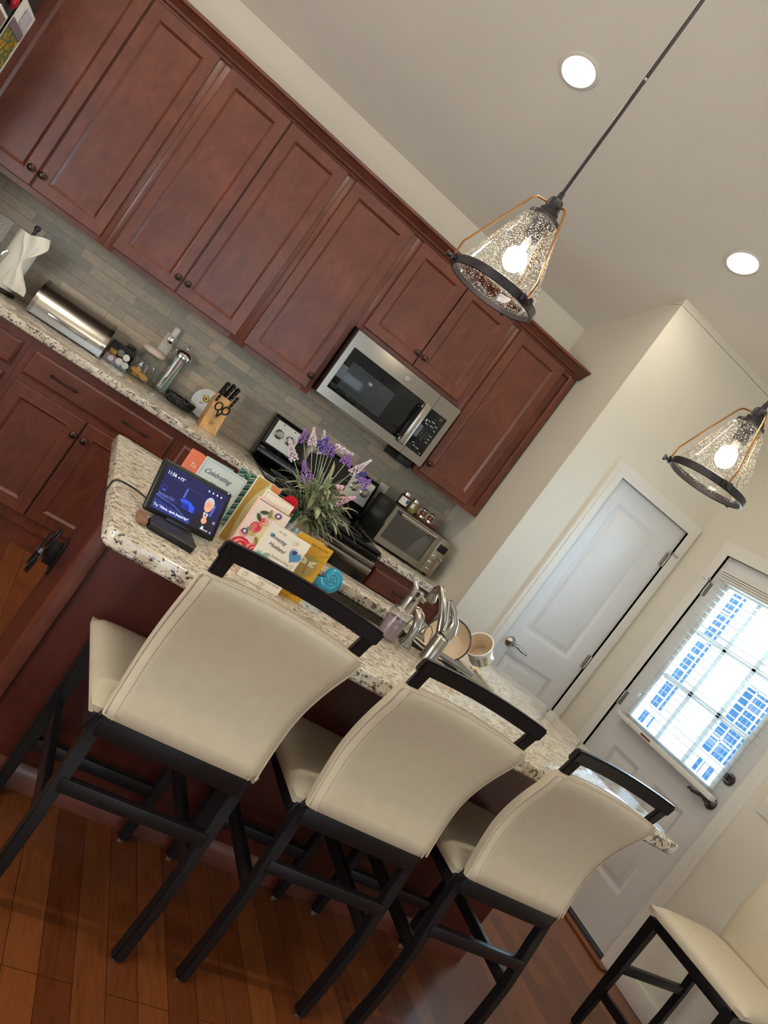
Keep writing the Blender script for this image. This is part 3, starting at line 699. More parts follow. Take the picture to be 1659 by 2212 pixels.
# countertop with a sink cutout and clipped far corner
SX = (-1.250, -.560); SY = (-2.195, -1.893)
m = MB(); R0 = .03
def rc(cx, cy, r, a0, a1, n=5): return [(cx+r*cos(radians(a0+(a1-a0)*i/n)), cy+r*sin(radians(a0+(a1-a0)*i/n))) for i in range(n+1)]
outer = rc(IX0+R0, IY0+R0, R0, 180, 270)+rc(IX1-R0*.8, IY0+R0*.8, R0*.8, 270, 360)+rc(IX1-.05, IY1-.17, .05, 0, 40)+rc(IX1-.17, IY1-.05, .05, 50, 90)+rc(IX0+R0, IY1-R0, R0, 90, 180)
inner = rc(SX[0]+.03, SY[0]+.03, .03, 180, 270)+rc(SX[1]-.03, SY[0]+.03, .03, 270, 360)+rc(SX[1]-.03, SY[1]-.03, .03, 0, 90)+rc(SX[0]+.03, SY[1]-.03, .03, 90, 180)
def loop_faces(mb, outer, inner, z0, z1, ed=.006):
    def ring(pts, z, ins):
        n = len(pts); res = []
        for i, p in enumerate(pts):
            a, b = Vector(pts[i-1]), Vector(pts[(i+1) % n]); t = (b-a).normalized(); nn = Vector((-t.y, t.x))
            q = Vector(p)+nn*ins; res.append(mb.bm.verts.new((q.x, q.y, z)))
        return res
    rings = {}
    for nm, pts, sg in (('o', outer, 1), ('i', inner, -1)):
        rings[nm] = [ring(pts, z0, sg*ed), ring(pts, z0+ed, 0), ring(pts, z1-ed, 0), ring(pts, z1-ed*.3, sg*ed*.3), ring(pts, z1, sg*ed)]
        for a, b in zip(rings[nm], rings[nm][1:]):
            for k in range(len(pts)):
                f = mb.bm.faces.new((a[k], a[(k+1) % len(pts)], b[(k+1) % len(pts)], b[k])); f.material_index = 1
    for lvl in (0, 4):
        es = []
        for nm in 'oi':
            r = rings[nm][lvl]
            for k in range(len(r)):
                e = mb.bm.edges.get((r[k], r[(k+1) % len(r)])) or mb.bm.edges.new((r[k], r[(k+1) % len(r)])); es.append(e)
        g = bmesh.ops.triangle_fill(mb.bm, edges=es, use_beauty=True)
        for f in g['geom']:
            if isinstance(f, bmesh.types.BMFace): f.material_index = 0
loop_faces(m, outer, inner, .874, .914)
tag(obj('island_countertop', m, [M['granite'], M['granite_edge']]), 'long speckled granite bar top on the cherry island', 'countertop')
sk = thing('sink', 'stainless undermount sink set in the island top in front of the faucet', 'sink', (-.905, -2.045, .69))
m = MB(); lev = [(inner, .8735, .012), (inner, .8735, -.004), (inner, .72, -.004), (inner, .695, -.03)]
rings = []
for pts, z, off in lev:
    n = len(pts); cx, cy = sum(p[0] for p in pts)/n, sum(p[1] for p in pts)/n
    rings.append([m.bm.verts.new((p[0]+(off if p[0] > cx else -off), p[1]+(off if p[1] > cy else -off), z)) for p in pts])
for a, b in zip(rings, rings[1:]):
    for k in range(len(a)): m.bm.faces.new((a[k], a[(k+1) % len(a)], b[(k+1) % len(a)], b[k]))
m.bm.faces.new(rings[-1]); obj('basin', m, M['steel'], sk, fixn=False)
m = MB(); m.lathe([(.045, 0), (.045, .003), (.03, .002), (.02, -.002)], (-.905, -2.03, .695), (0, 0, 1), 24); obj('drain', m, M['nickel'], sk)

# ------------------------------------------------------------------ counter stools
def make_stool(label, group):
    """local frame: +y is the front of the seat, origin on the floor under the seat"""
    t = thing('counter_stool', label, 'stool', (0, 0, 0), group=group, local=True)
    HB, HF = .188, .196                       # leg centres, rear and front
    def leg(path, w0, w1, d0, d1):
        m = MB(); rings = []
        n = len(path)
        for i, (x, y, z) in enumerate(path):
            k = i/(n-1); a, b = (w0+(w1-w0)*k)/2, (d0+(d1-d0)*k)/2
            rings.append([m.bm.verts.new((x+sx*a, y+sy*b, z)) for sx, sy in ((-1, -1), (1, -1), (1, 1), (-1, 1))])
        for a, b in zip(rings, rings[1:]):
            for k in range(4): m.bm.faces.new((a[k], a[(k+1) % 4], b[(k+1) % 4], b[k]))
        m.bm.faces.new(rings[0][::-1]); m.bm.faces.new(rings[-1])
        bmesh.ops.bevel(m.bm, geom=[e for e in m.bm.edges if abs((e.verts[0].co-e.verts[1].co).normalized().z) > .7], offset=.004, segments=2, affect='EDGES')
        return m
    for s in (-1, 1):
        l = obj('leg', leg([(s*HB, -.222, .008), (s*HB, -.232, .16), (s*HB, -.232, .30), (s*HB, -.214, .45), (s*HB, -.208, .52), (s*.178, -.216, .57), (s*.177, -.212, .62), (s*.177, -.202, .70), (s*.178, -.209, .78), (s*.180, -.233, .86), (s*.186, -.262, .93), (s*.190, -.283, 1.012)], .030, .034, .036, .018), M['black_wood'], t, angle=30)
        obj('foot_glide', MB().lathe([(.012, 0), (.012, .009)], (s*HB, -.222, 0), (0, 0, 1), 12), M['nickel'], l)
        l = obj('leg', leg([(s*HF, .205, .008), (s*HF, .203, .53)], .030, .044, .030, .044), M['black_wood'], t, angle=30)
        obj('foot_glide', MB().lathe([(.012, 0), (.012, .009)], (s*HF, .205, 0), (0, 0, 1), 12), M['nickel'], l)
        obj('side_stretcher', MB().box(s*HB-.011, s*HB+.011, -.225, .200, .282, .318, .002), M['black_wood'], t)
    obj('rear_stretcher', MB().box(-HB, HB, -.243, -.221, .362, .397, .002), M['black_wood'], t)
    obj('footrest', MB().box(-HF, HF, .193, .217, .158, .194, .002), M['black_wood'], t)
    m = MB(); m.box(-HB, HB, -.228, -.200, .506, .562, .002); m.box(-HF, HF, .184, .212, .500, .545, .002)
    for s in (-1, 1): m.box(s*.198-.012, s*.198+.012, -.205, .195, .500, .545, .002)
    obj('apron', m, M['black_wood'], t)
    # seat cushion: domed top
    def seat(u, v):
        a, b = u*2-1, v*2-1
        half = .222+.020*(b+1)/2
        def sq(c): return math.copysign(abs(c)**.9, c)
        x = sq(a)*half; y = -.205+(.430)*(b+1)/2
        e = (1-abs(a)**5)*(1-abs(b)**5)
        return Vector((x, y, .560+.030*e**.45+.012*(1-a*a)*(1-b*b)))
    m = MB(); m.grid(seat, 21, 21)
    bmv = m.bm; edge = [e for e in bmv.edges if e.is_boundary]
    r = bmesh.ops.extrude_edge_only(bmv, edges=edge)
    vs = [g for g in r['geom'] if isinstance(g, bmesh.types.BMVert)]
    for v in vs: v.co.z = .540; v.co.x *= .985; v.co.y = v.co.y*.985
    bmesh.ops.holes_fill(bmv, edges=[e for e in bmv.edges if e.is_boundary], sides=400)
    obj('seat', m, M['leather'], t, angle=60)
    # padded back, flared at the top, slightly bowed forward in the middle
    def prof(v):                               # centre line y for v 0..1 over z .545 .. .955
        return -.222+.022*sin(pi*min(1, v*1.15))-.052*max(0, v-.35)**1.6/.65**1.6
    def back(side):
        def fn(u, v):
            a = u*2-1
            half = .197+.020*v-.004*sin(pi*v)
            th = .029-.004*v
            z = .560+.410*v-.008*(a*a)*v+.006*(1-a*a)*(v-.5)
            y = prof(v)+.012*(1-a*a)*(.4+.6*v)
            return Vector((a*half, y+side*th*(1-.10*abs(a)**6), z))
        return fn
    m = MB(); rings = []; NV = 20
    for j in range(NV+1):
        v = j/NV; ring = []
        sh = min(1, sqrt(max(0, 1-(1-min(1, min(v, 1-v)*22))**2)))   # round the lower and upper hems
        for side, order in ((-1, range(0, 25)), (1, range(24, -1, -1))):
            for i in order:
                u = i/24; a = u*2-1
                p0, p1 = back(-1)(u, v), back(1)(u, v); mid = (p0+p1)/2
                e = sqrt(max(0, 1-max(0, (abs(a)-.955)/.045)**2)) if abs(a) > .955 else 1
                e = max(e, .55)
                ring.append(m.bm.verts.new(mid+((p0 if side < 0 else p1)-mid)*e*(.45+.55*sh)))
        rings.append(ring)
    n = len(rings[0])
    for ra, rb in zip(rings, rings[1:]):
        for k in range(n): m.bm.faces.new((ra[k], ra[(k+1) % n], rb[(k+1) % n], rb[k]))
    m.bm.faces.new(rings[0][::-1]); m.bm.faces.new(rings[-1])
    bk = obj('backrest', m, M['leather'], t, angle=50)
    m = MB()
    for a in (-.90, .90):
        m.tube([back(-1)((a+1)/2, .015+.97*k/16)+Vector((0, .0006, 0)) for k in range(17)], .0013, 5)
    obj('seam', m, M['seam'], bk)
    m = MB()
    for a in (-1, 1):
        m.tube([back(-1)((a+1)/2, .02+.96*k/16)*.8+back(1)((a+1)/2, .02+.96*k/16)*.2+Vector((a*.001, 0, 0)) for k in range(17)], .0026, 6)
    m.tube([back(-1)(k/16, .985)+Vector((0, -.0006, .004)) for k in range(17)], .0022, 5)
    obj('piping', m, M['leather'], bk)
    # crest rail
    def rail(k):
        a = k*2-1; return Vector((a*.213, -.284+.020*(1-a*a), 1.024+.006*(1-a*a)))
    m = MB(); rings = []
    for i in range(15):
        p = rail(i/14); h = .020; d = .013
        rings.append([m.bm.verts.new(p+Vector((0, sy*d+.004*(sz > 0)*0-.004*sz, sz*h))) for sy, sz in ((-1, -1), (1, -1), (1, 1), (-1, 1))])
    for a, b in zip(rings, rings[1:]):
        for k in range(4): m.bm.faces.new((a[k], a[(k+1) % 4], b[(k+1) % 4], b[k]))
    m.bm.faces.new(rings[0][::-1]); m.bm.faces.new(rings[-1])
    bmesh.ops.bevel(m.bm, geom=list(m.bm.edges), offset=.005, segments=2, affect='EDGES')
    obj('crest_rail', m, M['black_wood'], t, angle=30)
    return t
G = 'cream leather counter stools'
st = make_stool('cream leather black-legged stool, leftmost at the island, in front of the greeting cards', G)
st.location = (-1.576, -2.522, 0)
dup(st, (-1.020, -2.522, 0), 0, 'cream leather black-legged stool in the middle of the three at the island, before the faucet')
dup(st, (-.466, -2.522, 0), 0, 'cream leather black-legged stool, rightmost of the three at the island, near the granite tip')
dup(st, (.815, -2.590, 0), radians(93.5), 'cream leather black-legged stool standing apart in the lower right corner, by the wall')

# ------------------------------------------------------------------ pendant lamps over the island
def make_pendant(label, x, y, zrim, ztop, ang0):
    t = thing('pendant_lamp', label, 'lamp', (x, y, zrim), group='seeded glass pendant lamps')
    zc = zceil(y); c = (x, y, 0)
    zs = zrim+.272                          # underside of the holder
    m = MB(); m.lathe([(.0055, 0), (.0055, zc-.02-(zs+.055))], (x, y, zs+.055), (0, 0, 1), 12)
    rod = obj('rod', m, M['bronze_dark'], t)
    m = MB()
    for k in (.40,): m.lathe([(.0062, 0), (.0068, .004), (.0062, .008)], (x, y, zs+.055+k), (0, 0, 1), 12)
    obj('coupling', m, M['nickel'], rod)
    obj('canopy', MB().lathe([(.062, -.03), (.062, -.012), (.05, .0), (.02, .012)][::-1], (x, y, zc-.02), (0, 0, -1), 24), M['bronze_dark'], t)
    m = MB(); m.lathe([(.008, .075), (.010, .055), (.020, .050), (.024, .040), (.024, .018), (.030, .012), (.030, 0), (.050, -.010), (.052, -.020), (.040, -.024)][::-1], (x, y, zs), (0, 0, 1), 28)
    obj('holder', m, M['bronze_dark'], t)
    m = MB(); m.lathe([(.022, -.085), (.024, -.080), (.024, -.022)], (x, y, zs), (0, 0, 1), 20)
    obj('socket', m, M['bronze_dark'], t)
    m = MB(); m.lathe([(.012, -.125), (.013, -.085)], (x, y, zs), (0, 0, 1), 16); obj('bulb_neck', m, M['white_ceramic'], t)
    m = MB(); m.ball((x, y, zs-.154), .035, (1, 1, 1.05), 20); obj('bulb', m, M['bulb'], t)
    # glass shade: one skin, 2 mm
    pr = [(.042, zs-.020), (.056, zs-.026), (.064, zs-.040), (.068, zs-.055), (.120, zrim+.062), (.131, zrim+.040), (.133, zrim+.016)]
    m = MB(); m.lathe(pr, (x, y, 0), (0, 0, 1), 48, cap=False); obj('glass_shade', m, M['seeded'], t, fixn=False)
    m = MB(); prr = [(.1375, zrim), (.1415, zrim+.002), (.1415, zrim+.026), (.1375, zrim+.028), (.1345, zrim+.026), (.1345, zrim+.002), (.1375, zrim)]
    m.lathe(prr, (x, y, 0), (0, 0, 1), 48, cap=False); rim = obj('rim_band', m, M['bronze_dark'], t, weld=True)
    for k in range(3):
        a = radians(ang0+120*k); d = Vector((cos(a), sin(a), 0)); o = Vector((x, y, 0))
        m = MB(); pts = [o+d*.020+Vector((0, 0, zs+.030)), o+d*.052+Vector((0, 0, zs+.026)), o+d*.064+Vector((0, 0, zs+.014)), o+d*.143+Vector((0, 0, zrim+.085)), o+d*.150+Vector((0, 0, zrim+.070)), o+d*.150+Vector((0, 0, zrim+.010))]
        m.tube(pts, .0032, 8); obj('cage_rod', m, M['copper'], t)
        m = MB(); tg = Vector((-d.y, d.x, 0)); p = o+d*.141+Vector((0, 0, zrim+.014))
        m.cyl(p, p+d*.022, .006, seg=10); m.cyl(p+d*.022, p+d*.030, .011, seg=6)
        m.box(-.020, .020, -.004, .004, -.010, .012, .003, M=Matrix(((tg.x, d.x, 0, p.x+d.x*.008), (tg.y, d.y, 0, p.y+d.y*.008), (0, 0, 1, p.z), (0, 0, 0, 1))))
        obj('thumb_screw', m, M['bronze_dark'], rim)
    light('pendant_bulb', 'POINT', (x, y, zs-.152), 15, WARM, shadow_soft_size=.037)
    return t
make_pendant('seeded glass pendant lamp in a copper cage, upper one in front of the wall cabinets', -1.402, -2.20, 1.922, 2.30, 285)
make_pendant('seeded glass pendant lamp in a copper cage, lower one near the white pantry door', -.336, -2.20, 1.930, 2.30, 250)
# recessed downlights on the sloping ceiling
for i, (x, y) in enumerate(CANS[:2]):
    nrm = Vector((0, .379, 1)).normalized()*-1
    c = Vector((x, y, zceil(y)))
    t = thing('recessed_light', ['round recessed ceiling light at the top, left of the pendant rod', 'round recessed ceiling light near the right edge, above the lower pendant'][i], 'ceiling light', tuple(c), group='recessed ceiling lights')
    m = MB(); m.lathe([(.072, .001), (.090, .001), (.091, .004), (.086, .007), (.074, .008), (.070, .004)], c, nrm, 40, cap=False); obj('trim_ring', m, M['trim'], t)
    m = MB(); m.lathe([(.001, .0035), (.072, .003)], c, nrm, 40, cap=False); obj('lens', m, M['can_lens'], t)

# ------------------------------------------------------------------ things on the left counter
CT = .9145
pt = thing('paper_towel_holder', 'paper towel roll on an upright holder at the left end of the counter', 'paper towel', (-2.640, -.20, CT))
obj('base', MB().lathe([(.078, 0), (.080, .004), (.078, .012), (.060, .016)], (-2.640, -.20, CT), (0, 0, 1), 32), M['black_plastic'], pt)
m = MB(); m.lathe([(.009, 0), (.009, .315), (.013, .318), (.015, .328), (.010, .338)], (-2.640, -.20, CT+.01), (0, 0, 1), 16); obj('post', m, M['bronze_dark'], pt)
m = MB(); m.lathe([(.058, 0), (.061, .004), (.061, .275), (.058, .279), (.020, .279), (.020, 0)], (-2.640, -.20, CT+.018), (0, 0, 1), 40, cap=False)
rl_ = obj('paper_roll', m, M['towel'], pt)
def sheet(fn, nu, nv, th=.0012):
    m = MB(); m.grid(fn, nu, nv); bmesh.ops.recalc_face_normals(m.bm, faces=m.bm.faces)
    bmesh.ops.solidify(m.bm, geom=list(m.bm.faces), thickness=th); return m
def twist(u, v):      # loose sheet twisted around the roll: wide above, pinched, wide tail
    wd = .030+.034*abs(v-.5)**1.2*2.4 if v < .5 else .010+.030*(v-.5)*2
    pinch = max(.10, min(1, abs(v-.52)*2.7)); a = (u-.5)
    x = -2.606+a*.105*pinch+.026*(v-.4)+(.012*sin(2.6*pi*v)); z = CT+.31-.27*v+.018*sin(3*a)*(1-v); y = -.268-.012*sin(pi*v)-.010*cos(9*a)*pinch
    return Vector((x, y, z))
obj('loose_sheet', sheet(twist, 15, 21), M['towel'], rl_)
m = MB(); m.tube([(-2.69, -.255, CT+.10), (-2.70, -.27, CT+.13), (-2.695, -.275, CT+.16), (-2.685, -.262, CT+.175)], .004, 8); obj('tension_arm', m, M['chrome'], pt)
bb = thing('bread_box', 'brushed stainless roll-top bread box on the granite counter', 'bread box', (-2.30, -.20, CT))
pf = [(-.325, .006), (-.075, .006), (-.075, .150), (-.085, .160), (-.150, .162), (-.200, .155), (-.245, .138), (-.285, .108), (-.315, .068), (-.325, .040)]
pf = [(y, CT+z) for y, z in pf]
m = MB(); m.prism(pf, 'x', -2.472, -2.132); obj('roll_top', m, M['steel'], bb, angle=50)
m = MB()
for xa, xb in ((-2.488, -2.470), (-2.134, -2.116)):
    big = [(y+(-.004 if y < -.2 else .004), z+(.004 if z > CT+.02 else -.002)) for y, z in pf]; m.prism(big, 'x', xa, xb)
obj('end_cap', m, M['steel_h'], bb, angle=50)
obj('base', MB().box(-2.48, -2.124, -.322, -.078, CT, CT+.012, .002), M['black_plastic'], bb)
m = MB(); m.box(-2.40, -2.20, -.331, -.322, CT+.040, CT+.052, .002); obj('handle', m, M['steel_h'], bb)
# clear bin of packets
bn = thing('packet_bin', 'small clear bin of sweetener packets beside the bread box', 'bin', (-2.03, -.18, CT))
m = MB(); X = (-2.098, -1.972); Y = (-.225, -.135); Z = (CT, CT+.085)
for a in ((X[0], X[1], Y[0], Y[0]+.002, *Z), (X[0], X[1], Y[1]-.002, Y[1], *Z), (X[0], X[0]+.002, *Y, *Z), (X[1]-.002, X[1], *Y, *Z), (*X, *Y, CT, CT+.002)): m.box(*a)
obj('bin_wall', m, M['glass'], bn)
obj('back_panel', MB().box(-2.100, -1.970, -.134, -.128, CT, CT+.105, .002), M['black_plastic'], bn)
M['red_pack'] = flat('red_packet', (186, 44, 44), .5); M['yellow_pack'] = flat('yellow_packet', (212, 170, 70), .5)
for x0, x1, z0, z1, mt, nm in ((-2.092, -2.045, .004, .044, 'red_pack', 'red sweetener box low in the clear bin'), (-2.090, -2.055, .046, .066, 'yellow_pack', 'yellow packet above the red box in the clear bin')):
    p = thing('packet', nm, 'packet', ((x0+x1)/2, -.2, CT+z0)); m = MB(); m.box(x0, x1, -.218, -.16, CT+z0, CT+z1, .002); b = obj('sleeve', m, M[mt], p)
    if mt == 'red_pack': m = MB(); m.lathe([(.001, 0), (.014, .0006), (.014, -.0004)], (-2.066, -.2186, CT+.024), (0, -1, 0), 20); obj('emblem', m, M['paper'], b)
for i, (x, z, r) in enumerate(((-2.025, .022, .017), (-1.992, .020, .016), (-2.040, .062, .016), (-2.006, .056, .016))):
    p = MB(); p.lathe([(r*.72, -.018), (r, .012), (r*1.12, .014), (r*1.12, .016)], (x, -.192+.01*(i % 2), CT+z+.002), (.2, -1, .5), 20)
    tag(obj('coffee_pod', p, M['white_plastic' if i != 2 else 'grey_plastic']), ['white creamer pod low in the clear bin', 'white creamer pod at the right end of the clear bin', 'grey creamer pod on top in the clear bin', 'white creamer pod on top, right of the grey one in the clear bin'][i], 'pod', 'creamer pods in the clear bin')
cl = thing('bag_clip', 'black plastic clip behind the clear packet bin', 'clip', (-2.00, -.10, CT))
m = MB(); m.box(-2.035, -1.975, -.120, -.082, CT, CT+.108, .004); m.box(-2.028, -1.982, -.122, -.080, CT+.108, CT+.128, .005); obj('body', m, M['black_plastic'], cl)
# cookie jar
jr = thing('cookie_jar', 'round glass jar with a pale pink lid and cookies inside', 'jar', (-1.925, -.185, CT))
c = (-1.905, -.108, CT)
m = MB(); m.lathe([(.001, .002), (.060, .002), (.072, .012), (.080, .050), (.078, .098), (.066, .136), (.055, .150), (.055, .160)], c, (0, 0, 1), 36, cap=False); obj('glass_body', m, M['glass'], jr, fixn=False)
m = MB(); m.lathe([(.053, .152), (.062, .154), (.064, .160), (.064, .173), (.058, .180), (.040, .180), (.038, .183), (.001, .183)], c, (0, 0, 1), 36, cap=False); obj('lid', m, M['pink_lid'], jr)
for i, (dx, dy, dz, ax) in enumerate(((-.020, -.012, .008, (0, 0, 1)), (.020, -.010, .009, (.1, .1, 1)), (-.012, -.018, .020, (-.3, .1, 1)), (.016, -.022, .021, (.2, -.4, 1)), (-.022, -.020, .033, (-.35, -.4, 1)))):
    m = MB(); m.lathe([(.001, 0), (.024, 0), (.028, .005), (.026, .010), (.001, .011)], (c[0]+dx*1.2, c[1]+dy*1.2-.012, c[2]+dz), ax, 18)
    tag(obj('cookie', m, M['cookie']), 'golden cookie lying in the bottom of the pink-lidded glass jar', 'cookie', 'cookies in the glass jar')
# straw dispenser
sd = thing('straw_dispenser', 'tall glass straw dispenser with a chrome lid beside the cookie jar', 'straw dispenser', (-1.79, -.14, CT))
c = (-1.772, -.076, CT)
m = MB(); m.lathe([(.001, .004), (.036, .004), (.047, .010), (.048, .212), (.047, .222)], c, (0, 0, 1), 32, cap=False); obj('glass_body', m, M['glass'], sd, fixn=False)
m = MB(); m.lathe([(.040, 0), (.050, .002), (.050, .016), (.042, .022)], c, (0, 0, 1), 32); obj('base', m, M['glass'], sd)
m = MB(); m.lathe([(.048, .217), (.051, .219), (.051, .240), (.044, .252), (.030, .260), (.013, .264), (.006, .268), (.0045, .279), (.007, .284), (.003, .291)], c, (0, 0, 1), 32); obj('lid', m, M['chrome'], sd)
M['straw_a'] = flat('red_striped_straw', (206, 120, 112), .5); M['straw_b'] = flat('pale_straw', (216, 222, 220), .5); M['straw_c'] = flat('mint_straw', (150, 190, 178), .5)
rs = random.Random(3)
for i in range(16):
    a, r = rs.uniform(0, 2*pi), rs.uniform(.008, .030); b, q = a+rs.uniform(-1.2, 1.2), rs.uniform(.010, .030)
    m = MB(); m.cyl((c[0]+r*cos(a), c[1]+r*sin(a), CT+.022), (c[0]+q*cos(b), c[1]+q*sin(b), CT+.205), .0032, seg=8)
    k = 'abbcb'[i % 5]
    tag(obj('straw', m, M['straw_'+k]), {'a': 'red striped drinking straw standing in the glass dispenser', 'b': 'pale drinking straw standing in the glass dispenser', 'c': 'mint drinking straw standing in the glass dispenser'}[k], 'straw', {'a': 'red striped straws in the dispenser', 'b': 'pale straws in the dispenser', 'c': 'mint straws in the dispenser'}[k])
# speckled black dish with a rippled copper-coloured wrap
bd = thing('baking_dish', 'black speckled oval dish under a clear crinkled cover between straws and knife block', 'dish', (-1.66, -.13, CT))
m = MB()
def dish(u, v):
    a = 2*pi*u; r = [.70, .86, .98, 1.0, .96, .84, .60, .01][min(7, int(round(v*7)))]; z = [0, .004, .030, .048, .050, .046, .012, .008][min(7, int(round(v*7)))]
    return Vector((-1.665+.088*r*cos(a), -.150+.052*r*sin(a)-.0*z, CT+z))
m.grid(dish, 40, 8, cu=True)
def speckle():
    mm, N, L, P = _nodes('black_speckled_enamel'); v = N.new('ShaderNodeTexVoronoi'); v.inputs['Scale'].default_value = 260; L.new(_coord(N, L), v.inputs['Vector'])
    L.new(_ramp(N, L, v.outputs['Color'], [(.80, lin(18, 18, 20)), (.86, lin(120, 120, 120))]), P.inputs['Base Color']); P.inputs['Roughness'].default_value = .3; return mm
obj('body', m, speckle(), bd)
m = MB(); m.grid(lambda u, v: Vector((-1.665+(.092-.060*v)*cos(2*pi*u), -.150+(.056-.040*v)*sin(2*pi*u), CT+.050+.018*v**.6+.004*sin(2*pi*u*9)*(1-v))), 48, 5, cu=True)
obj('clear_cover', m, M['glass'], bd)
# avocado plate leaning against the tiles
pl = thing('avocado_plate', 'white plate with an avocado drawing leaning on the tiles behind the knife block', 'plate', (-1.535, -.05, CT))
ax = Vector((0, -1, .22)).normalized(); pc = Vector((-1.530, -.040, CT+.080))
m = MB(); m.lathe([(.001, 0), (.050, .001), (.056, .006), (.080, .012), (.082, .015), (.055, .011), (.048, .006), (.001, .005)], pc, ax, 48, cap=False)
dsh = obj('dish', m, M['white_ceramic'], pl)
upv = Vector((0, .22, 1)).normalized(); rtv = Vector((1, 0, 0))
def disc(mb, ctr, rx, ry, out, mi=0, ang=0, n=24, egg=0):
    pts = []
    for k in range(n):
        a = 2*pi*k/n; x, y = rx*cos(a)*(1-egg*sin(a)), ry*sin(a); x, y = x*cos(ang)-y*sin(ang), x*sin(ang)+y*cos(ang)
        pts.append(ctr+rtv*x+upv*y+ax*out)
    f = mb.quad(pts, mi); return mb
m = MB(); q = pc+upv*.030-rtv*.014; disc(m, q, .017, .024, .0075, 0, .5, egg=.3); disc(m, q, .013, .020, .0080, 1, .5, egg=.3); disc(m, q-upv*.004, .007, .008, .0085, 2)
m.tube([pc+rtv*(-.034+.004*k)+upv*(-.010+.006*(k % 2))+ax*.0085 for k in range(6)], .0009, 5, mi=3)
obj('avocado_drawing', m, [flat('avocado_skin', (70, 96, 44)), flat('avocado_flesh', (214, 206, 110)), flat('avocado_pit', (150, 84, 40)), M['ink_black']], dsh)
# knife block
kb = thing('knife_block', 'light wooden knife block on the granite counter beside the range', 'knife block', (-1.495, -.30, CT))
m = MB(); m.prism([(-.372, CT), (-.235, CT), (-.180, CT+.150), (-.262, CT+.190), (-.318, CT+.118)][:], 'x', -1.548, -1.452, bev=.003)
kbo = obj('block', m, M['tan_wood'], kb)
fn = Vector((0, -.118, .054)).normalized(); fu = Vector((0, .054, .118)).normalized()   # lower front face
def fpt(x, t, out=.0006): return Vector((x, -.372, CT))+fu*t+fn*out
m = MB(); s = .012; cx = -1.500; t0 = .052
m.tube([fpt(cx-s, t0-s), fpt(cx+s, t0-s), fpt(cx+s, t0+s), fpt(cx-s, t0+s)], .0009, 4, closed=True)
for dx in (-.004, .004):
    m.tube([fpt(cx+dx-.004, t0-.008), fpt(cx+dx, t0+.002), fpt(cx+dx+.004, t0-.008)], .0008, 4); m.tube([fpt(cx+dx-.0045, t0+.003), fpt(cx+dx+.0045, t0+.001)], .0008, 4); m.tube([fpt(cx+dx, t0), fpt(cx+dx, t0+.007)], .0008, 4)
obj('emblem', m, M['ink_black'], kbo)
kd = Vector((0, -.55, .83)).normalized()                     # handles lean towards the room
def knife(name, x, y, z, ln, w_, label, grp):
    k = thing(name, label, 'knife', (x, y, z), group=grp)
    p = Vector((x, y, z)); m = MB()
    m.tube([p, p+kd*ln*.25, p+kd*ln*.6, p+kd*ln*.92, p+kd*ln], [w_*.9, w_, w_*.95, w_*1.1, w_*.7], 8, flat=1.1)
    h = obj('handle', m, M['black_plastic'], k)
    m = MB()
    for t in (.2, .5, .8): m.ball(p+kd*ln*t+Vector((0, -w_*1.05, -.002)), .0026, seg=8)
    obj('rivet', m, M['nickel'], h); m = MB(); m.tube([p-kd*.02, p+kd*.004], [w_*.7, w_*.9], 8, flat=1.5); obj('bolster', m, M['nickel'], k)
top = [(-1.532, -.200, .162, .120, .0092), (-1.502, -.196, .163, .128, .0096), (-1.472, -.198, .163, .122, .0092), (-1.530, -.240, .182, .098, .0084), (-1.500, -.240, .182, .104, .0086), (-1.470, -.240, .182, .100, .0084), (-1.538, -.292, .154, .088, .0080), (-1.462, -.294, .153, .092, .0080)]
for i, (x, y, z, ln, w_) in enumerate(top):
    knife('kitchen_knife', x, y, CT+z, ln, w_, ['black riveted knife, back row left, in the wooden block', 'black riveted knife, back row middle, in the wooden block', 'black riveted knife, back row right, in the wooden block', 'black riveted knife, middle row left, in the wooden block', 'black riveted knife, middle row centre, in the wooden block', 'black riveted knife, middle row right, in the wooden block', 'black riveted knife low on the left front of the wooden block', 'black riveted knife low on the right front of the wooden block'][i], 'knives in the wooden block')
sc = thing('kitchen_scissors', 'black-handled kitchen scissors in the front slot of the knife block', 'scissors', (-1.50, -.32, CT+.10))
for s in (-1, 1):
    m = MB(); cc = Vector((-1.500+s*.021, -.365, CT+.140)); m.tube([cc+Vector((.017*cos(2*pi*k/20), -.010*sin(2*pi*k/20), .022*sin(2*pi*k/20))) for k in range(20)], .0045, 8, closed=True)
    m.tube([cc+Vector((-s*.010, .002, -.020)), Vector((-1.500+s*.003, -.358, CT+.098)), Vector((-1.500+s*.003, -.350, CT+.092))], .0052, 8); obj('handle', m, M['black_plastic'], sc)
m = MB(); m.box(-1.506, -1.494, -.352, -.344, CT+.078, CT+.100, .001); obj('blade', m, M['nickel'], sc)
# outlets in the tiles
def outlet(lab, x0, x1, z0, z1, holes):
    o = thing('wall_outlet', lab, 'outlet', ((x0+x1)/2, -.012, (z0+z1)/2)); m = MB(); m.box(x0, x1, -.0185, -.0125, z0, z1, .003); p = obj('plate', m, M['plate_ivory'], o)
    for hx, hz in holes:
        m = MB(); m.box(hx-.016, hx+.016, -.0205, -.018, hz-.014, hz+.014, .003); f = obj('receptacle', m, M['white_plastic'], p)
        m = MB(); m.box(hx-.008, hx-.006, -.0212, -.0204, hz-.001, hz+.008); m.box(hx+.006, hx+.008, -.0212, -.0204, hz-.001, hz+.008); m.lathe([(.0025, 0), (.0025, .0008)], (hx, -.0204, hz-.007), (0, -1, 0), 10); obj('slots', m, M['slot'], f)
    return o
outlet('ivory outlet plate in the tiles at the left edge above the paper towels', -2.83, -2.752, 1.090, 1.206, [(-2.79, 1.170), (-2.79, 1.125)])
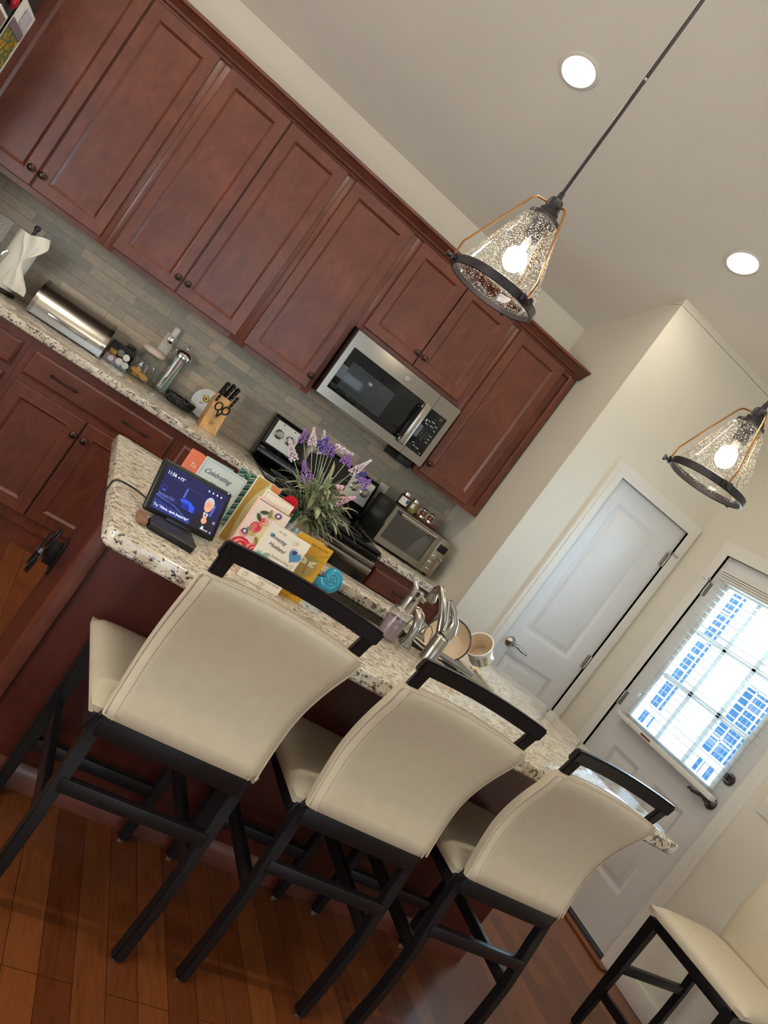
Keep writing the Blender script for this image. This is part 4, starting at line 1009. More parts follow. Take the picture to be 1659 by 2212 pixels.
outlet('ivory outlet plate behind the straw dispenser with a plug-in night light', -1.897, -1.835, 1.090, 1.202, [(-1.866, 1.170), (-1.866, 1.122)])
outlet('small ivory outlet plate behind the toaster oven', -.40, -.335, 1.09, 1.205, [(-.368, 1.17), (-.368, 1.125)])
nl = thing('night_light', 'white plug-in night light in the outlet behind the straw dispenser', 'night light', (-1.866, -.05, 1.17))
obj('body', MB().box(-1.880, -1.852, -.060, -.0215, 1.150, 1.196, .004), M['chrome'], nl); m = MB(); m.lathe([(.015, 0), (.018, .015), (.018, .050), (.012, .056)], (-1.866, -.045, 1.196), (0, 0, 1), 20); obj('shade', m, M['white_plastic'], nl)
# ------------------------------------------------------------------ toaster oven and the jars on it
to = thing('toaster_oven', 'stainless toaster oven on the right granite counter', 'toaster oven', (-.205, -.29, CT))
TX0, TX1, TY0, TY1, TZ0, TZ1 = -.420, .022, -.452, -.125, .930, 1.160
obj('housing', MB().box(TX0, TX1, TY0+.012, TY1, TZ0, TZ1, .010), mat('graphite_housing', (58, 54, 50), .38, .6, .06, 30), to)
m = MB()
for r in range(7):
    for c in range(3+(r % 2)): m.box(TX0-.0012, TX0+.001, -.40+c*.075+.01*(r % 2), -.345+c*.075, 1.115-r*.022, 1.121-r*.022)
obj('vent_slots', m, M['black_plastic'], to)
m = MB(); frame_panel(m, TX0, -.070, TZ0, TZ1, -.398, -.104, .968, 1.128, TY0, TY0+.014); tdo = obj('door', m, M['steel_h'], to)
obj('door_glass', MB().box(-.400, -.102, TY0+.004, TY0+.010, .966, 1.130), M['oven_glass'], tdo)
m = MB(); m.box(-.396, -.106, TY0+.06, -.15, .970, .974); m.box(-.410, -.090, -.16, -.15, .965, 1.135); obj('cavity_back', m, M['black_plastic'], to)
m = MB()
for z in (1.010, 1.055):
    m.tube([(-.395, TY0+.022, z), (-.107, TY0+.022, z)], .0016, 6)
    for k in range(9): m.tube([(-.385+k*.034, TY0+.022, z), (-.385+k*.034, -.17, z)], .0011, 5)
obj('wire_rack', m, M['chrome'], to)
m = MB(); m.cyl((-.385, TY0-.030, 1.142), (-.115, TY0-.030, 1.142), .0075, seg=14); obj('door_handle', m, M['chrome'], tdo)
for x in (-.378, -.122): obj('handle_post', MB().box(x-.012, x+.012, TY0-.030, TY0+.001, 1.130, 1.146, .003), M['black_plastic'], tdo)
obj('emblem', text_mb('C', .012, frame_xz((-.245, TY0-.0006, .950))), M['ink_grey'], tdo)
m = MB(); m.box(-.068, TX1, TY0, TY0+.014, TZ0, TZ1, .006); tcp = obj('control_panel', m, mat('taupe_steel', (150, 138, 122), .35, .7, .05, 30), to)
obj('display', MB().box(-.055, .008, TY0-.0015, TY0+.002, 1.080, 1.125, .002), M['black_glass'], tcp)
for x, z, r in ((-.040, 1.040, .018), (-.040, 1.000, .018), (.002, 1.047, .010)):
    obj('knob', MB().lathe([(r, 0), (r*.95, .004), (r*.8, .006), (r*.75, .016), (r*.65, .018)], (x, TY0, z), (0, -1, 0), 20), M['chrome'], tcp)
for k in range(4): obj('button', MB().lathe([(.0055, 0), (.005, .003)], (.003, TY0, 1.026-k*.016), (0, -1, 0), 12), M['chrome'], tcp)
obj('button', MB().box(-.048, -.022, TY0-.003, TY0+.001, .958, .968, .002), M['chrome'], tcp)
for x in (TX0+.03, TX1-.03):
    for y in (TY0+.03, TY1-.03): obj('foot', MB().lathe([(.014, 0), (.016, .016)], (x, y, CT), (0, 0, 1), 12), M['black_plastic'], to)
TT = TZ1+.0005
def jar(lab, x, y, r, h, body, lidm, lab_col=None):
    j = thing('preserve_jar', lab, 'jar', (x, y, TT), group='jars on the toaster oven'); m = MB(); m.lathe([(r*.9, 0), (r, .006), (r, h*.72), (r*.86, h*.80)], (x, y, TT), (0, 0, 1), 24); b = obj('contents', m, body, j)
    m = MB(); m.lathe([(r*.9, h*.78), (r*.93, h*.79), (r*.93, h), (r*.88, h*1.01)], (x, y, TT), (0, 0, 1), 24); obj('lid', m, lidm, j)
    if lab_col:
        m = MB(); R = r+.0012; n = 14
        m.grid(lambda u, v: Vector((x+R*sin(-1.15+1.9*u), y-R*cos(-1.15+1.9*u), TT+h*(.14+.52*v))), n, 3); l = obj('label', m, lab_col, b, fixn=False)
        m = MB(); R += .0006; m.grid(lambda u, v: Vector((x+R*sin(.05+.60*u), y-R*cos(.05+.60*u), TT+h*(.34+.26*v))), 8, 3); obj('label_picture', m, flat('blue_label', (52, 90, 170)), l, fixn=False)
jar('dark jam jar with a white label on top of the toaster oven', -.300, -.22, .034, .090, flat('dark_jam', (60, 18, 16), .15), M['nickel'], M['paper'])
jar('pale green relish jar with a white tag on the toaster oven', -.222, -.21, .031, .082, flat('green_relish', (140, 128, 70), .2, var=.3), M['nickel'])
tg = MB(); tg.box(-.254, -.232, -.2475, -.246, TT+.026, TT+.054); tag(obj('price_tag', tg, M['paper']), 'small white tag leaning on the green relish jar', 'tag')
tr = thing('wooden_tray', 'small reddish wooden tray on the toaster oven holding two tiny mugs', 'tray', (-.125, -.22, TT))
m = MB(); m.box(-.185, -.045, -.262, -.19, TT, TT+.012, .005); obj('board', m, M['red_wood'], tr)
m = MB(); m.lathe([(.011, 0), (.011, .03)], (-.047, -.226, TT+.006), (1, 0, 0), 12); obj('grip', m, M['red_wood'], tr)
def mug(lab, x):
    g = thing('miniature_mug', lab, 'mug', (x, -.226, TT+.012), group='tiny mugs on the wooden tray'); z = TT+.0125
    m = MB(); m.lathe([(.019, 0), (.019, .004), (.017, .010), (.017, .042), (.018, .048)], (x, -.226, z), (0, 0, 1), 20); b = obj('body', m, flat('amber_glass', (112, 52, 22), .12), g)
    m = MB(); m.lathe([(.0195, 0), (.0195, .010), (.0175, .012)], (x, -.226, z), (0, 0, 1), 20); m.lathe([(.0185, .040), (.0195, .044), (.0195, .050), (.012, .054)], (x, -.226, z), (0, 0, 1), 20); obj('metal_band', m, M['chrome'], b)
    m = MB(); m.tube([(x-.017, -.226, z+.040), (x-.030, -.228, z+.042), (x-.036, -.228, z+.030), (x-.034, -.228, z+.016), (x-.018, -.226, z+.010)], .0036, 8); obj('handle', m, flat('bone_handle', (214, 196, 160), .4), g)
    obj('cap', MB().lathe([(.012, .052), (.012, .058), (.008, .060)], (x, -.226, z), (0, 0, 1), 16), M['black_plastic'], g)
mug('tiny amber mug, left one on the wooden tray', -.148); mug('tiny amber mug, right one on the wooden tray', -.088)

# ------------------------------------------------------------------ flat drawing on cards and screens
class Flat:
    """2D marks in a local plane (u right, v up, out towards the viewer) written into one mesh"""
    def __init__(s, M4): s.mb = MB(); s.M = M4; s.mats = []; s.lay = .0003
    def mi(s, m):
        if m not in s.mats: s.mats.append(m)
        return s.mats.index(m)
    def _o(s): s.lay += .00003; return s.lay
    def poly(s, pts, m):
        o = s._o(); s.mb.quad([s.M @ Vector((a, b, o)) for a, b in pts], s.mi(m)); return s
    def rect(s, x0, y0, x1, y1, m): return s.poly([(x0, y0), (x1, y0), (x1, y1), (x0, y1)], m)
    def ell(s, cx, cy, rx, ry, m, ang=0, n=20):
        return s.poly([(cx+rx*cos(2*pi*k/n)*cos(ang)-ry*sin(2*pi*k/n)*sin(ang), cy+rx*cos(2*pi*k/n)*sin(ang)+ry*sin(2*pi*k/n)*cos(ang)) for k in range(n)], m)
    def line(s, pts, w, m):
        o = s._o()
        for a, b in zip(pts, pts[1:]):
            a, b = Vector(a), Vector(b); d = (b-a)
            if d.length < 1e-7: continue
            t = d.normalized(); n = Vector((-t.y, t.x))*w/2; e = t*w*.25
            s.mb.quad([s.M @ Vector((p.x, p.y, o)) for p in (a-e-n, b+e-n, b+e+n, a-e+n)], s.mi(m))
        return s
    def ring(s, cx, cy, rx, ry, w, m, n=20): return s.line([(cx+rx*cos(2*pi*k/n), cy+ry*sin(2*pi*k/n)) for k in range(n+1)], w, m)
    def heart(s, cx, cy, r, m, ang=0, outline=None):
        P = []
        for k in range(36):
            t = 2*pi*k/36; x = 16*sin(t)**3/17*r; y = (13*cos(t)-5*cos(2*t)-2*cos(3*t)-cos(4*t))/17*r
            P.append((cx+x*cos(ang)-y*sin(ang), cy+x*sin(ang)+y*cos(ang)))
        s.poly(P, m)
        if outline: s.line([(cx+(x-cx)*1.15+.0012, cy+(y-cy)*1.12+.001) for x, y in P+P[:1]], .0007, outline)
        return s
    def text(s, t, x, y, size, m, ang=0, shear=0, align='CENTER', spacing=1.0, bold=0):
        o = s._o(); k = s.mi(m)
        tm = text_mb(t, size, s.M @ Matrix.Translation((x, y, o)) @ Matrix.Rotation(ang, 4, 'Z'), shear, .00005, align, bold, spacing)
        for f in tm.bm.faces: f.material_index = k
        join(s.mb, tm); return s
    def done(s, name, parent): return obj(name, s.mb, s.mats, parent, smooth=False, fixn=False)
def plane_frame(origin, yaw, lean):
    U = Vector((cos(yaw), sin(yaw), 0)); B = Vector((-sin(yaw), cos(yaw), 0)); V = Vector((0, 0, cos(lean)))+B*sin(lean); N = U.cross(V); o = Vector(origin)
    return Matrix(((U.x, V.x, N.x, o.x), (U.y, V.y, N.y, o.y), (U.z, V.z, N.z, o.z), (0, 0, 0, 1)))
def card(label, x, y, w_, h, yaw, lean, front, inside, hinge=1, spread=28):
    """folded greeting card standing on the bar; (x, y) is the middle of its front foot"""
    t = thing('greeting_card', label, 'greeting card', (x, y, CT), group='greeting cards on the island')
    F = plane_frame((x, y, CT+.0006), yaw, lean); m = MB(); m.box(-w_/2, w_/2, 0, h, -.0009, 0, M=F); p = obj('front_leaf', m, front, t)
    a = -radians(spread)*hinge; Hx = hinge*w_/2
    Bm = F @ Matrix.Translation((Hx, 0, -.0012)) @ Matrix.Rotation(a, 4, 'Y') @ Matrix.Translation((-Hx, 0, 0))
    m = MB(); m.box(-w_/2, w_/2, 0, h, -.0009, 0, M=Bm); obj('back_leaf', m, inside, t)
    return t, p, Flat(F)
C = {}
def col(name, rgb, rough=.8):
    if name not in C: C[name] = flat(name, rgb, rough, var=.04)
    return C[name]
white_in = col('card_inside_white', (236, 230, 214))
# coral card, furthest back
t, p, f = card('coral card with white script, furthest back behind the smart display', -1.790, -2.085, .052, .140, .12, radians(5), col('coral_card', (238, 128, 96)), col('peach_card_inside', (240, 176, 140)), hinge=-1)
f.text('To', .000, .098, .018, M['paper'], shear=.3).text('Ce', -.004, .068, .018, M['paper'], shear=.3); f.done('lettering', p)
# misty green card
t, p, f = card('misty green card with navy script standing right behind the smart display', -1.722, -2.190, .138, .160, .10, radians(5), col('misty_grey_card', (204, 214, 212)), col('sky_blue_card_inside', (176, 212, 232)), hinge=-1, spread=34)
W2 = .069
f.poly([(-W2, .0), (W2, .0), (W2, .066), (.03, .060), (-.01, .082), (-.035, .074), (-W2, .094)], col('mist_teal', (158, 198, 192)))
f.poly([(-W2, 0), (W2, 0), (W2, .030), (.035, .058), (.01, .046), (-.03, .056), (-W2, .036)], col('mist_teal_deep', (116, 178, 172)))
f.line([(-.064, .005), (-.064, .155), (.064, .155), (.064, .005)], .0009, col('card_frame_grey', (120, 134, 142)))
f.text('Celebrating', -.014, .126, .0200, M['ink'], shear=.5, spacing=.92, ang=.03).text('You today', .014, .097, .0205, M['ink'], shear=.5, spacing=.92, ang=.03); f.done('lettering', p)
# herringbone card
t, p, f = card('green herringbone patterned card between the misty card and the gold card', -1.640, -2.120, .072, .176, .08, radians(4), col('herringbone_green', (72, 122, 108)), col('cream_card_inside', (232, 206, 184)), hinge=-1)
for r in range(24):
    for c in range(4):
        x = -.027+c*.018; yy = .002+r*.0074; sgn = 1 if c % 2 == 0 else -1
        f.line([(x-.008, max(.001, yy-sgn*.004)), (x+.008, min(.175, max(.001, yy+sgn*.004)))], .0024, [col('leaf_cream', (222, 208, 186)), col('leaf_dark', (36, 72, 64)), col('leaf_mint', (120, 166, 150))][(r+c) % 3])
f.done('leaf_pattern', p)
# olive and orange card for a father
t, p, f = card('olive gold card with an orange corner reading Dad, behind the roses card', -1.620, -2.270, .078, .202, .06, radians(4), col('pale_olive_card', (206, 196, 146)), white_in, hinge=1)
f.poly([(-.039, 0), (-.012, 0), (-.022, .06), (-.026, .11), (-.018, .155), (.0, .201), (-.039, .201)], col('old_gold', (184, 146, 74)))
f.poly([(.004, .201), (.039, .201), (.039, .120), (.028, .150)], col('rust_orange', (204, 124, 80)))
f.text('Dad', .022, .168, .016, M['ink_black'], shear=.3)
for k in range(7): f.line([(.0-.002*k, .150-k*.013), (.030-.002*k, .150-k*.013)], .0012, col('card_text_brown', (120, 104, 70)))
f.done('lettering', p)
# cream card with brown border
t, p, f = card('cream card with a brown block, behind the roses card beside the crocheted flower', -1.590, -2.330, .090, .190, .04, radians(3), col('cream_card', (238, 228, 206)), white_in, hinge=1)
f.poly([(-.034, .120), (.036, .120), (.036, .154), (-.02, .160), (-.034, .150)], col('brown_block', (132, 104, 70))); f.line([(-.044, .002), (-.044, .188), (.044, .188)], .002, col('card_border_beige', (206, 190, 160))); f.done('drawing', p)
# roses card
t, p, f = card('pale pink card painted with red and pink roses around a cream tag', -1.608, -2.400, .102, .172, .08, radians(4), col('blush_card', (236, 218, 206)), col('pink_card_inside', (236, 190, 184)), hinge=1)
f.line([(-.051, .1705), (.051, .1705)], .0022, col('card_edge_brown', (120, 96, 78)))
RR = [col('rose_deep', (206, 46, 72)), col('rose_mid', (228, 92, 104)), col('rose_pale', (240, 150, 140)), col('rose_peach', (240, 192, 164))]
f.poly([(.0, .062), (.05, .062), (.05, .128), (.03, .140), (.008, .126)], col('tag_cream', (238, 216, 166)))
f.text('Love', .026, .078, .013, col('tag_gold', (196, 160, 90)), shear=.3)
for k in range(4): f.line([(.014, .116-k*.009), (.042, .116-k*.009)], .0011, col('tag_gold', (196, 160, 90)))
for cx, cy, r, sh in ((-.026, .034, .030, 0), (.014, .040, .026, 2), (-.018, .100, .016, 0), (-.008, .122, .013, 2), (-.038, .072, .011, 1), (.030, .018, .018, 1)):
    for k in range(7): f.ell(cx+.10*r*sin(2.4*k), cy+.10*r*cos(2.4*k), r*(1-k*.135), r*(1-k*.135)*(.86+.1*(k % 2)), RR[(sh+(k % 3)) % 4], ang=k*.9, n=14)
for cx, cy, a, mm in ((-.020, .146, .4, 'lf1'), (-.004, .150, 1.8, 'lf2'), (-.026, .128, 2.4, 'lf1'), (.012, .150, .8, 'lf3'), (-.034, .086, 1.2, 'lf2'), (-.020, .080, .3, 'lf3'), (.004, .070, 2.2, 'lf2'), (.036, .044, .6, 'lf1')):
    f.ell(cx, cy, .012, .005, col({'lf1': 'rose_leaf_dark', 'lf2': 'rose_leaf_olive', 'lf3': 'rose_leaf_lime'}[mm], {'lf1': (64, 82, 60), 'lf2': (146, 142, 78), 'lf3': (196, 190, 110)}[mm]), a)
for cx, cy, r in ((-.038, .078, .010), (-.010, .003, .008), (.018, .156, .010)):
    f.ell(cx, cy, r, r*.8, col('violet_petals', (108, 86, 140))); f.ell(cx, cy, r*.4, r*.4, M['paper'])
f.done('painted_roses', p)
# gold birthday card
t, p, f = card('mustard gold birthday card with a dragonfly disc beside the blue shell', -1.488, -2.478, .112, .168, .10, radians(4), col('mustard_card', (212, 158, 44)), col('pale_yellow_card_inside', (232, 210, 132)), hinge=-1, spread=24)
f.ell(.010, .098, .033, .033, col('dragonfly_disc', (176, 146, 84)), n=40)
for pts in ([(-.05, .075), (.0, .115), (.055, .150)], [(-.055, .096), (-.01, .118), (.05, .128)]): f.line(pts, .003, col('bamboo_olive', (164, 150, 60)))
for sx in (-1, 1):
    f.ell(.010+sx*.012, .112, .013, .0042, col('dragonfly_wing', (220, 214, 170)), sx*.35); f.ell(.010+sx*.011, .104, .012, .0036, col('dragonfly_wing', (220, 214, 170)), -sx*.10)
f.ell(.010, .106, .0016, .006, M['ink_black'])
for k in range(5): f.ell(.0105+.001*k, .096-.0045*k, .0012, .0012, M['ink_black'])
f.text('filled with LOVE', .018, .156, .0085, M['ink_brown'], spacing=1.0)
f.text('A Special', .002, .058, .0215, M['ink_brown'], shear=.5, spacing=.9).text('Birthday', .000, .040, .0215, M['ink_brown'], shear=.5, spacing=.9).text('Wish', .012, .020, .0230, M['ink_brown'], shear=.5, spacing=.9)
f.line([(-.028, .006), (.016, .006)], .0014, M['ink_brown']); f.done('lettering', p)
# white card for a husband
t, p, f = card('white card with blue and green hearts reading Amazing Husband, in front of the gold card', -1.574, -2.522, .122, .158, .06, radians(4), col('white_card', (236, 226, 210)), col('cream_card_inside_pale', (240, 234, 204)), hinge=-1, spread=24)
f.heart(.040, .110, .0195, col('heart_blue', (86, 142, 182)), -.25, col('heart_outline_violet', (88, 78, 124))).heart(-.036, .066, .0205, col('heart_green', (122, 172, 158)), .15, col('heart_outline_grey', (96, 108, 110)))
f.ell(.035, .119, .007, .0055, col('heart_navy', (54, 64, 110)), .5)
f.ell(-.043, .130, .006, .0055, col('teal_blob', (96, 160, 160)))
f.text('to my', -.022, .147, .009, M['ink_grey'], shear=.3).text('Amazing', -.022, .128, .0145, M['ink'], shear=.35, spacing=.95, ang=-.06).text('Husband', -.014, .108, .0145, M['ink'], shear=.35, spacing=.95, ang=-.06)
for k, (s_, yy) in enumerate((("on Father's Day,", .084), ('I love you', .068), ('for you', .058), ('What a great', .048), ('Father you are', .038), ('you love our family', .022))): f.text(s_, .006 if k < 5 else .020, yy, .0105 if k == 0 else .0085, M['ink_grey'], shear=.3)
for cx, cy in ((.022, .140), (.044, .082), (.050, .064), (.042, .046), (-.046, .012), (.004, .008), (-.040, .030)): f.ring(cx, cy, .006, .005, .0010, col('doodle_tan', (204, 184, 146))).ring(cx+.005, cy+.003, .004, .0045, .0008, col('doodle_tan', (204, 184, 146)))
f.done('lettering', p)
# ------------------------------------------------------------------ smart display
sh = thing('smart_display', 'black smart display with a glowing quiz show screen at the left end of the island', 'smart display', (-1.83, -2.50, CT))
DW, DH = .214, .138
F = plane_frame((-1.800, -2.434, CT+.010), radians(16.2), radians(24))
m = MB(); m.box(-DW/2, DW/2, 0, DH, -.018, 0, .008, seg=3, M=F); bod = obj('body', m, M['black_plastic'], sh)
m = MB(); m.prism([(-.016, .012), (-.030, .018), (-.050, .050), (-.016, .100)], 'x', -.070, .070, M=F @ Matrix(((1, 0, 0, 0), (0, 0, 1, 0), (0, 1, 0, 0), (0, 0, 0, 1)))); obj('speaker_back', m, M['black_plastic'], sh)
m = MB(); m.prism([(-1.889, -2.568), (-1.772, -2.572), (-1.762, -2.540), (-1.770, -2.448), (-1.868, -2.468), (-1.890, -2.520)], 'z', CT, CT+.016, bev=.004); obj('stand_base', m, M['black_plastic'], sh)
m = MB(); m.prism([(-1.850, -2.480), (-1.780, -2.466), (-1.772, -2.425), (-1.838, -2.440)], 'z', CT, CT+.018); obj('stand_neck', m, M['black_plastic'], sh)
SWd, SHt = .186, .1125; ox, oy = -SWd/2, .0125
scr_bg = emitter('screen_navy', (20, 22, 74), .62)
f = Flat(F); f.lay = .0002
f.rect(ox, oy, ox+SWd, oy+SHt, scr_bg)
E_ = lambda n, c, k=.6: C.setdefault(n, emitter(n, c, k))
def sp(a, b): return (ox+a*SWd, oy+b*SHt)
f.poly([sp(0, 0), sp(.62, 0), sp(.60, .10), sp(0, .22)], E_('screen_stage', (34, 48, 120)))
f.line([sp(0, .30), sp(.30, .24), sp(.62, .05)], .0016, E_('screen_blue_line', (70, 110, 200))); f.line([sp(.05, .80), sp(.5, .74), sp(1, .70)], .0006, E_('screen_line_dim', (60, 70, 140)))
f.poly([sp(.37, .50), sp(.40, .50), sp(.41, .72), sp(.385, .72)], E_('screen_beam', (66, 96, 190))); f.poly([sp(.84, .38), sp(.87, .38), sp(.895, .66), sp(.865, .66)], E_('screen_beam', (66, 96, 190)))
f.ell(*sp(.46, .42), .020, .0075, E_('screen_blue', (40, 76, 210)), -.1); f.rect(*sp(.40, .26), *sp(.50, .40), E_('screen_deep_blue', (22, 40, 150))); f.rect(*sp(.52, .26), *sp(.60, .42), E_('screen_blue', (40, 76, 210)))
f.rect(*sp(.40, .22), *sp(.62, .27), E_('screen_dark', (16, 18, 40)))
# a grey-haired host in a dark suit, drawn on the screen
suit = E_('screen_suit', (22, 24, 40)); skin = E_('screen_skin', (206, 150, 122)); hair = E_('screen_hair', (176, 178, 186)); shirt = E_('screen_shirt', (190, 200, 220))
f.poly([sp(.60, 0), sp(.97, 0), sp(.95, .22), sp(.90, .36), sp(.80, .42), sp(.70, .38), sp(.64, .25)], suit)
f.poly([sp(.745, .42), sp(.83, .42), sp(.80, .14)], shirt); f.poly([sp(.775, .40), sp(.805, .40), sp(.81, .18), sp(.79, .14)], E_('screen_tie', (60, 70, 130)))
f.ell(*sp(.785, .64), .0138, .0175, hair, -.1).ell(*sp(.783, .58), .0118, .0160, skin, -.1)
f.poly([sp(.72, .66), sp(.75, .76), sp(.81, .78), sp(.855, .70), sp(.84, .66), sp(.80, .70), sp(.75, .69)], hair)
f.line([sp(.757, .62), sp(.772, .625)], .0008, suit).line([sp(.797, .625), sp(.812, .62)], .0008, suit).line([sp(.765, .53), sp(.785, .518), sp(.805, .53)], .0010, E_('screen_mouth', (230, 220, 216))).line([sp(.784, .60), sp(.780, .565), sp(.790, .562)], .0006, E_('screen_skin_dark', (160, 104, 84)))
f.ell(*sp(.80, .24), .0085, .0075, skin, .4)
for k in range(3): f.line([sp(.785+.012*k, .28), sp(.775+.014*k, .36-.01*k)], .0022, skin)
f.poly([sp(.80, .05), sp(.84, .06), sp(.83, .12), sp(.80, .12)], shirt)
wg, bgm = M['white_glow'], E_('screen_soft_text', (110, 120, 190), .55)
f.text('11:56', ox+.018, oy+.096, .0120, wg).ell(ox+.0385, oy+.0945, .0026, .0017, wg).text('72°', ox+.050, oy+.0945, .0105, wg)
f.ring(*sp(.075, .50), .0070, .0070, .0008, E_('screen_logo_ring', (50, 84, 190))).rect(ox+.009, oy+.050, ox+.019, oy+.0535, E_('screen_logo_ring', (50, 84, 190)))
f.text('Jeopardy!', ox+.004, oy+.040, .0125, bgm, align='LEFT')
for k in range(2): f.line([sp(.02, .31-.06*k), sp(.32-.08*k, .31-.06*k)], .0012, E_('screen_dim_text', (58, 64, 128)))
f.text('Try "Alexa, open Jeopardy!"', ox+.004, oy+.010, .0092, wg, align='LEFT')
for k in range(4): f.ell(*sp(.70+.07*k, .90), .0021, .0021, wg)
for k in range(2): f.line([sp(.935, .30-.035*k), sp(.975, .31-.035*k)], .0009, wg)
f.text('Sponsored', ox+.158, oy+.006, .0055, wg).ell(ox+.178, oy+.006, .0018, .0018, wg)
f.done('screen', bod)
m = MB(); m.lathe([(.0022, 0), (.0022, .0006)], F @ Vector((.092, DH-.005, 0)), F.to_3x3() @ Vector((0, 0, 1)), 12); obj('camera_dot', m, M['paper'], bod)
cb = MB(); cb.tube([(-1.860, -2.395, CT+.020), (-1.884, -2.335, CT+.004), (-1.910, -2.303, CT+.0025), (-1.945, -2.298, CT+.0025), (-1.970, -2.312, CT+.003), (-1.981, -2.330, CT-.002), (-1.9825, -2.338, CT-.040)], .0021, 8)
obj('power_cord', cb, M['black_plastic'], sh)
wb = thing('wooden_block', 'small brown wooden block behind the smart display stand', 'block', (-1.905, -2.53, CT)); m = MB(); m.box(-1.918, -1.893, -2.566, -2.500, CT, CT+.014, .003); obj('body', m, M['walnut'], wb)
# adapter and bundled cable on the island side
ad = thing('power_adapter', 'black power adapter with bundled cable on the left side of the island', 'adapter', (-1.93, -1.80, .48))
m = MB(); m.box(-1.958, -1.9215, -1.835, -1.775, .450, .520, .006); obj('plug', m, M['black_plastic'], ad)
m = MB()
for k, (dy, dz, a, b) in enumerate(((-.03, .05, .014, .045), (-.005, .055, .012, .040), (-.04, -.03, .018, .045), (-.02, -.04, .014, .040), (-.03, .01, .010, .060))):
    m.tube([(-1.962-.006*k+.004*sin(2*pi*j/18), -1.805+dy+a*cos(2*pi*j/18), .480+dz+b*sin(2*pi*j/18)) for j in range(18)], .0028, 6, closed=True)
obj('cable', m, M['black_plastic'], ad); m = MB(); m.lathe([(.013, -.008), (.015, 0), (.013, .008)], (-1.975, -1.835, .485), (.2, .2, 1), 12); obj('cable_tie', m, M['grey_plastic'], ad)
ob = thing('island_outlet', 'dark outlet plate on the left side panel of the island', 'outlet', (-1.9205, -1.80, .49)); obj('plate', MB().box(-1.926, -1.9205, -1.845, -1.765, .425, .545, .002), M['black_plastic'], ob)
# ------------------------------------------------------------------ flowers in the little churn
va = thing('lavender_vase', 'galvanised jug with a burlap band holding artificial lavender behind the cards', 'vase', (-1.415, -2.07, CT))
vc = (-1.418, -2.07, CT)
m = MB(); m.lathe([(.040, 0), (.042, .004), (.042, .060), (.036, .085), (.030, .100), (.029, .112)], vc, (0, 0, 1), 28); obj('jug', m, M['zinc'], va)
m = MB(); m.lathe([(.0295, .110), (.0335, .112), (.036, .150), (.034, .154), (.028, .152)], vc, (0, 0, 1), 28, cap=False); obj('burlap_band', m, M['burlap'], va)
m = MB(); m.tube([(vc[0]+.030, vc[1], CT+.142), (vc[0]+.052, vc[1]-.004, CT+.138), (vc[0]+.062, vc[1]-.006, CT+.112), (vc[0]+.055, vc[1]-.004, CT+.084), (vc[0]+.036, vc[1], CT+.072)], .0075, 8, flat=.35); obj('handle', m, M['zinc'], va)
rf = random.Random(11)
m = MB(); top0 = Vector((vc[0], vc[1], CT+.150))
def blade(p, d, ln, w_, droop, mi):
    pts = []; q = Vector(p); d = Vector(d).normalized(); N = 6
    for k in range(N+1):
        pts.append(q.copy()); q = q+d*ln/N; d = (d+Vector((d.x*.25*droop, d.y*.25*droop, -.24*droop))).normalized()
    if any((q-Vector((-1.505, -2.160, 1.075))).length < .052 for q in pts): return
    side = Vector((0, 0, 1)).cross(pts[-1]-pts[0]); side = side.normalized() if side.length > 1e-5 else Vector((1, 0, 0))
    L_, R2 = [], []
    for k, q in enumerate(pts):
        ww = w_*sin(pi*min(1, .18+.82*k/N*.98))**.7
        L_.append(m.bm.verts.new(q-side*ww)); R2.append(m.bm.verts.new(q+side*ww+Vector((0, 0, .0008))))
    for k in range(N):
        fc = m.bm.faces.new((L_[k], R2[k], R2[k+1], L_[k+1])); fc.material_index = mi
for i in range(430):
    a = rf.uniform(0, 2*pi); el = rf.uniform(-.05, 1.45); d = Vector((cos(a)*cos(el), sin(a)*cos(el)*.8, sin(el))); st_ = rf.uniform(.0, .120)*(1 if el > .35 else .35)
    blade(top0+d*st_+Vector((0, 0, -.01)), d+Vector((0, 0, .25)), rf.uniform(.055, .098), rf.uniform(.0048, .0088), rf.uniform(.6, 2.0), 1 if rf.random() < .36 else 0)
bmesh.ops.solidify(m.bm, geom=list(m.bm.faces), thickness=.0006)
obj('foliage', m, [M['leaf'], M['leaf_pale']], va)
SPK = [('lav1', (-1.544, -2.030, 1.248), (-1.565, -2.030, 1.284)), ('lav4', (-1.524, -2.050, 1.257), (-1.552, -2.050, 1.306)), ('lav4', (-1.553, -2.080, 1.191), (-1.604, -2.080, 1.238)),
       ('lav1', (-1.492, -2.120, 1.166), (-1.540, -2.120, 1.208)), ('lav2', (-1.496, -2.030, 1.258), (-1.489, -2.030, 1.306)), ('lav1', (-1.468, -2.060, 1.262), (-1.483, -2.060, 1.300)),
       ('lav4', (-1.446, -2.020, 1.291), (-1.386, -2.020, 1.306)), ('lav1', (-1.402, -2.050, 1.267), (-1.405, -2.050, 1.299)), ('lav4', (-1.364, -2.040, 1.253), (-1.333, -2.040, 1.326)),
       ('lav2', (-1.327, -2.020, 1.247), (-1.312, -2.020, 1.285)), ('lav1', (-1.320, -2.050, 1.243), (-1.297, -2.050, 1.273)), ('lav3', (-1.385, -2.120, 1.155), (-1.334, -2.120, 1.206)),
       ('lav4', (-1.464, -1.990, 1.248), (-1.501, -1.990, 1.316)), ('lav3', (-1.389, -2.100, 1.194), (-1.381, -2.100, 1.211)), ('lav2', (-1.474, -2.04, 1.262), (-1.462, -2.05, 1.292))]
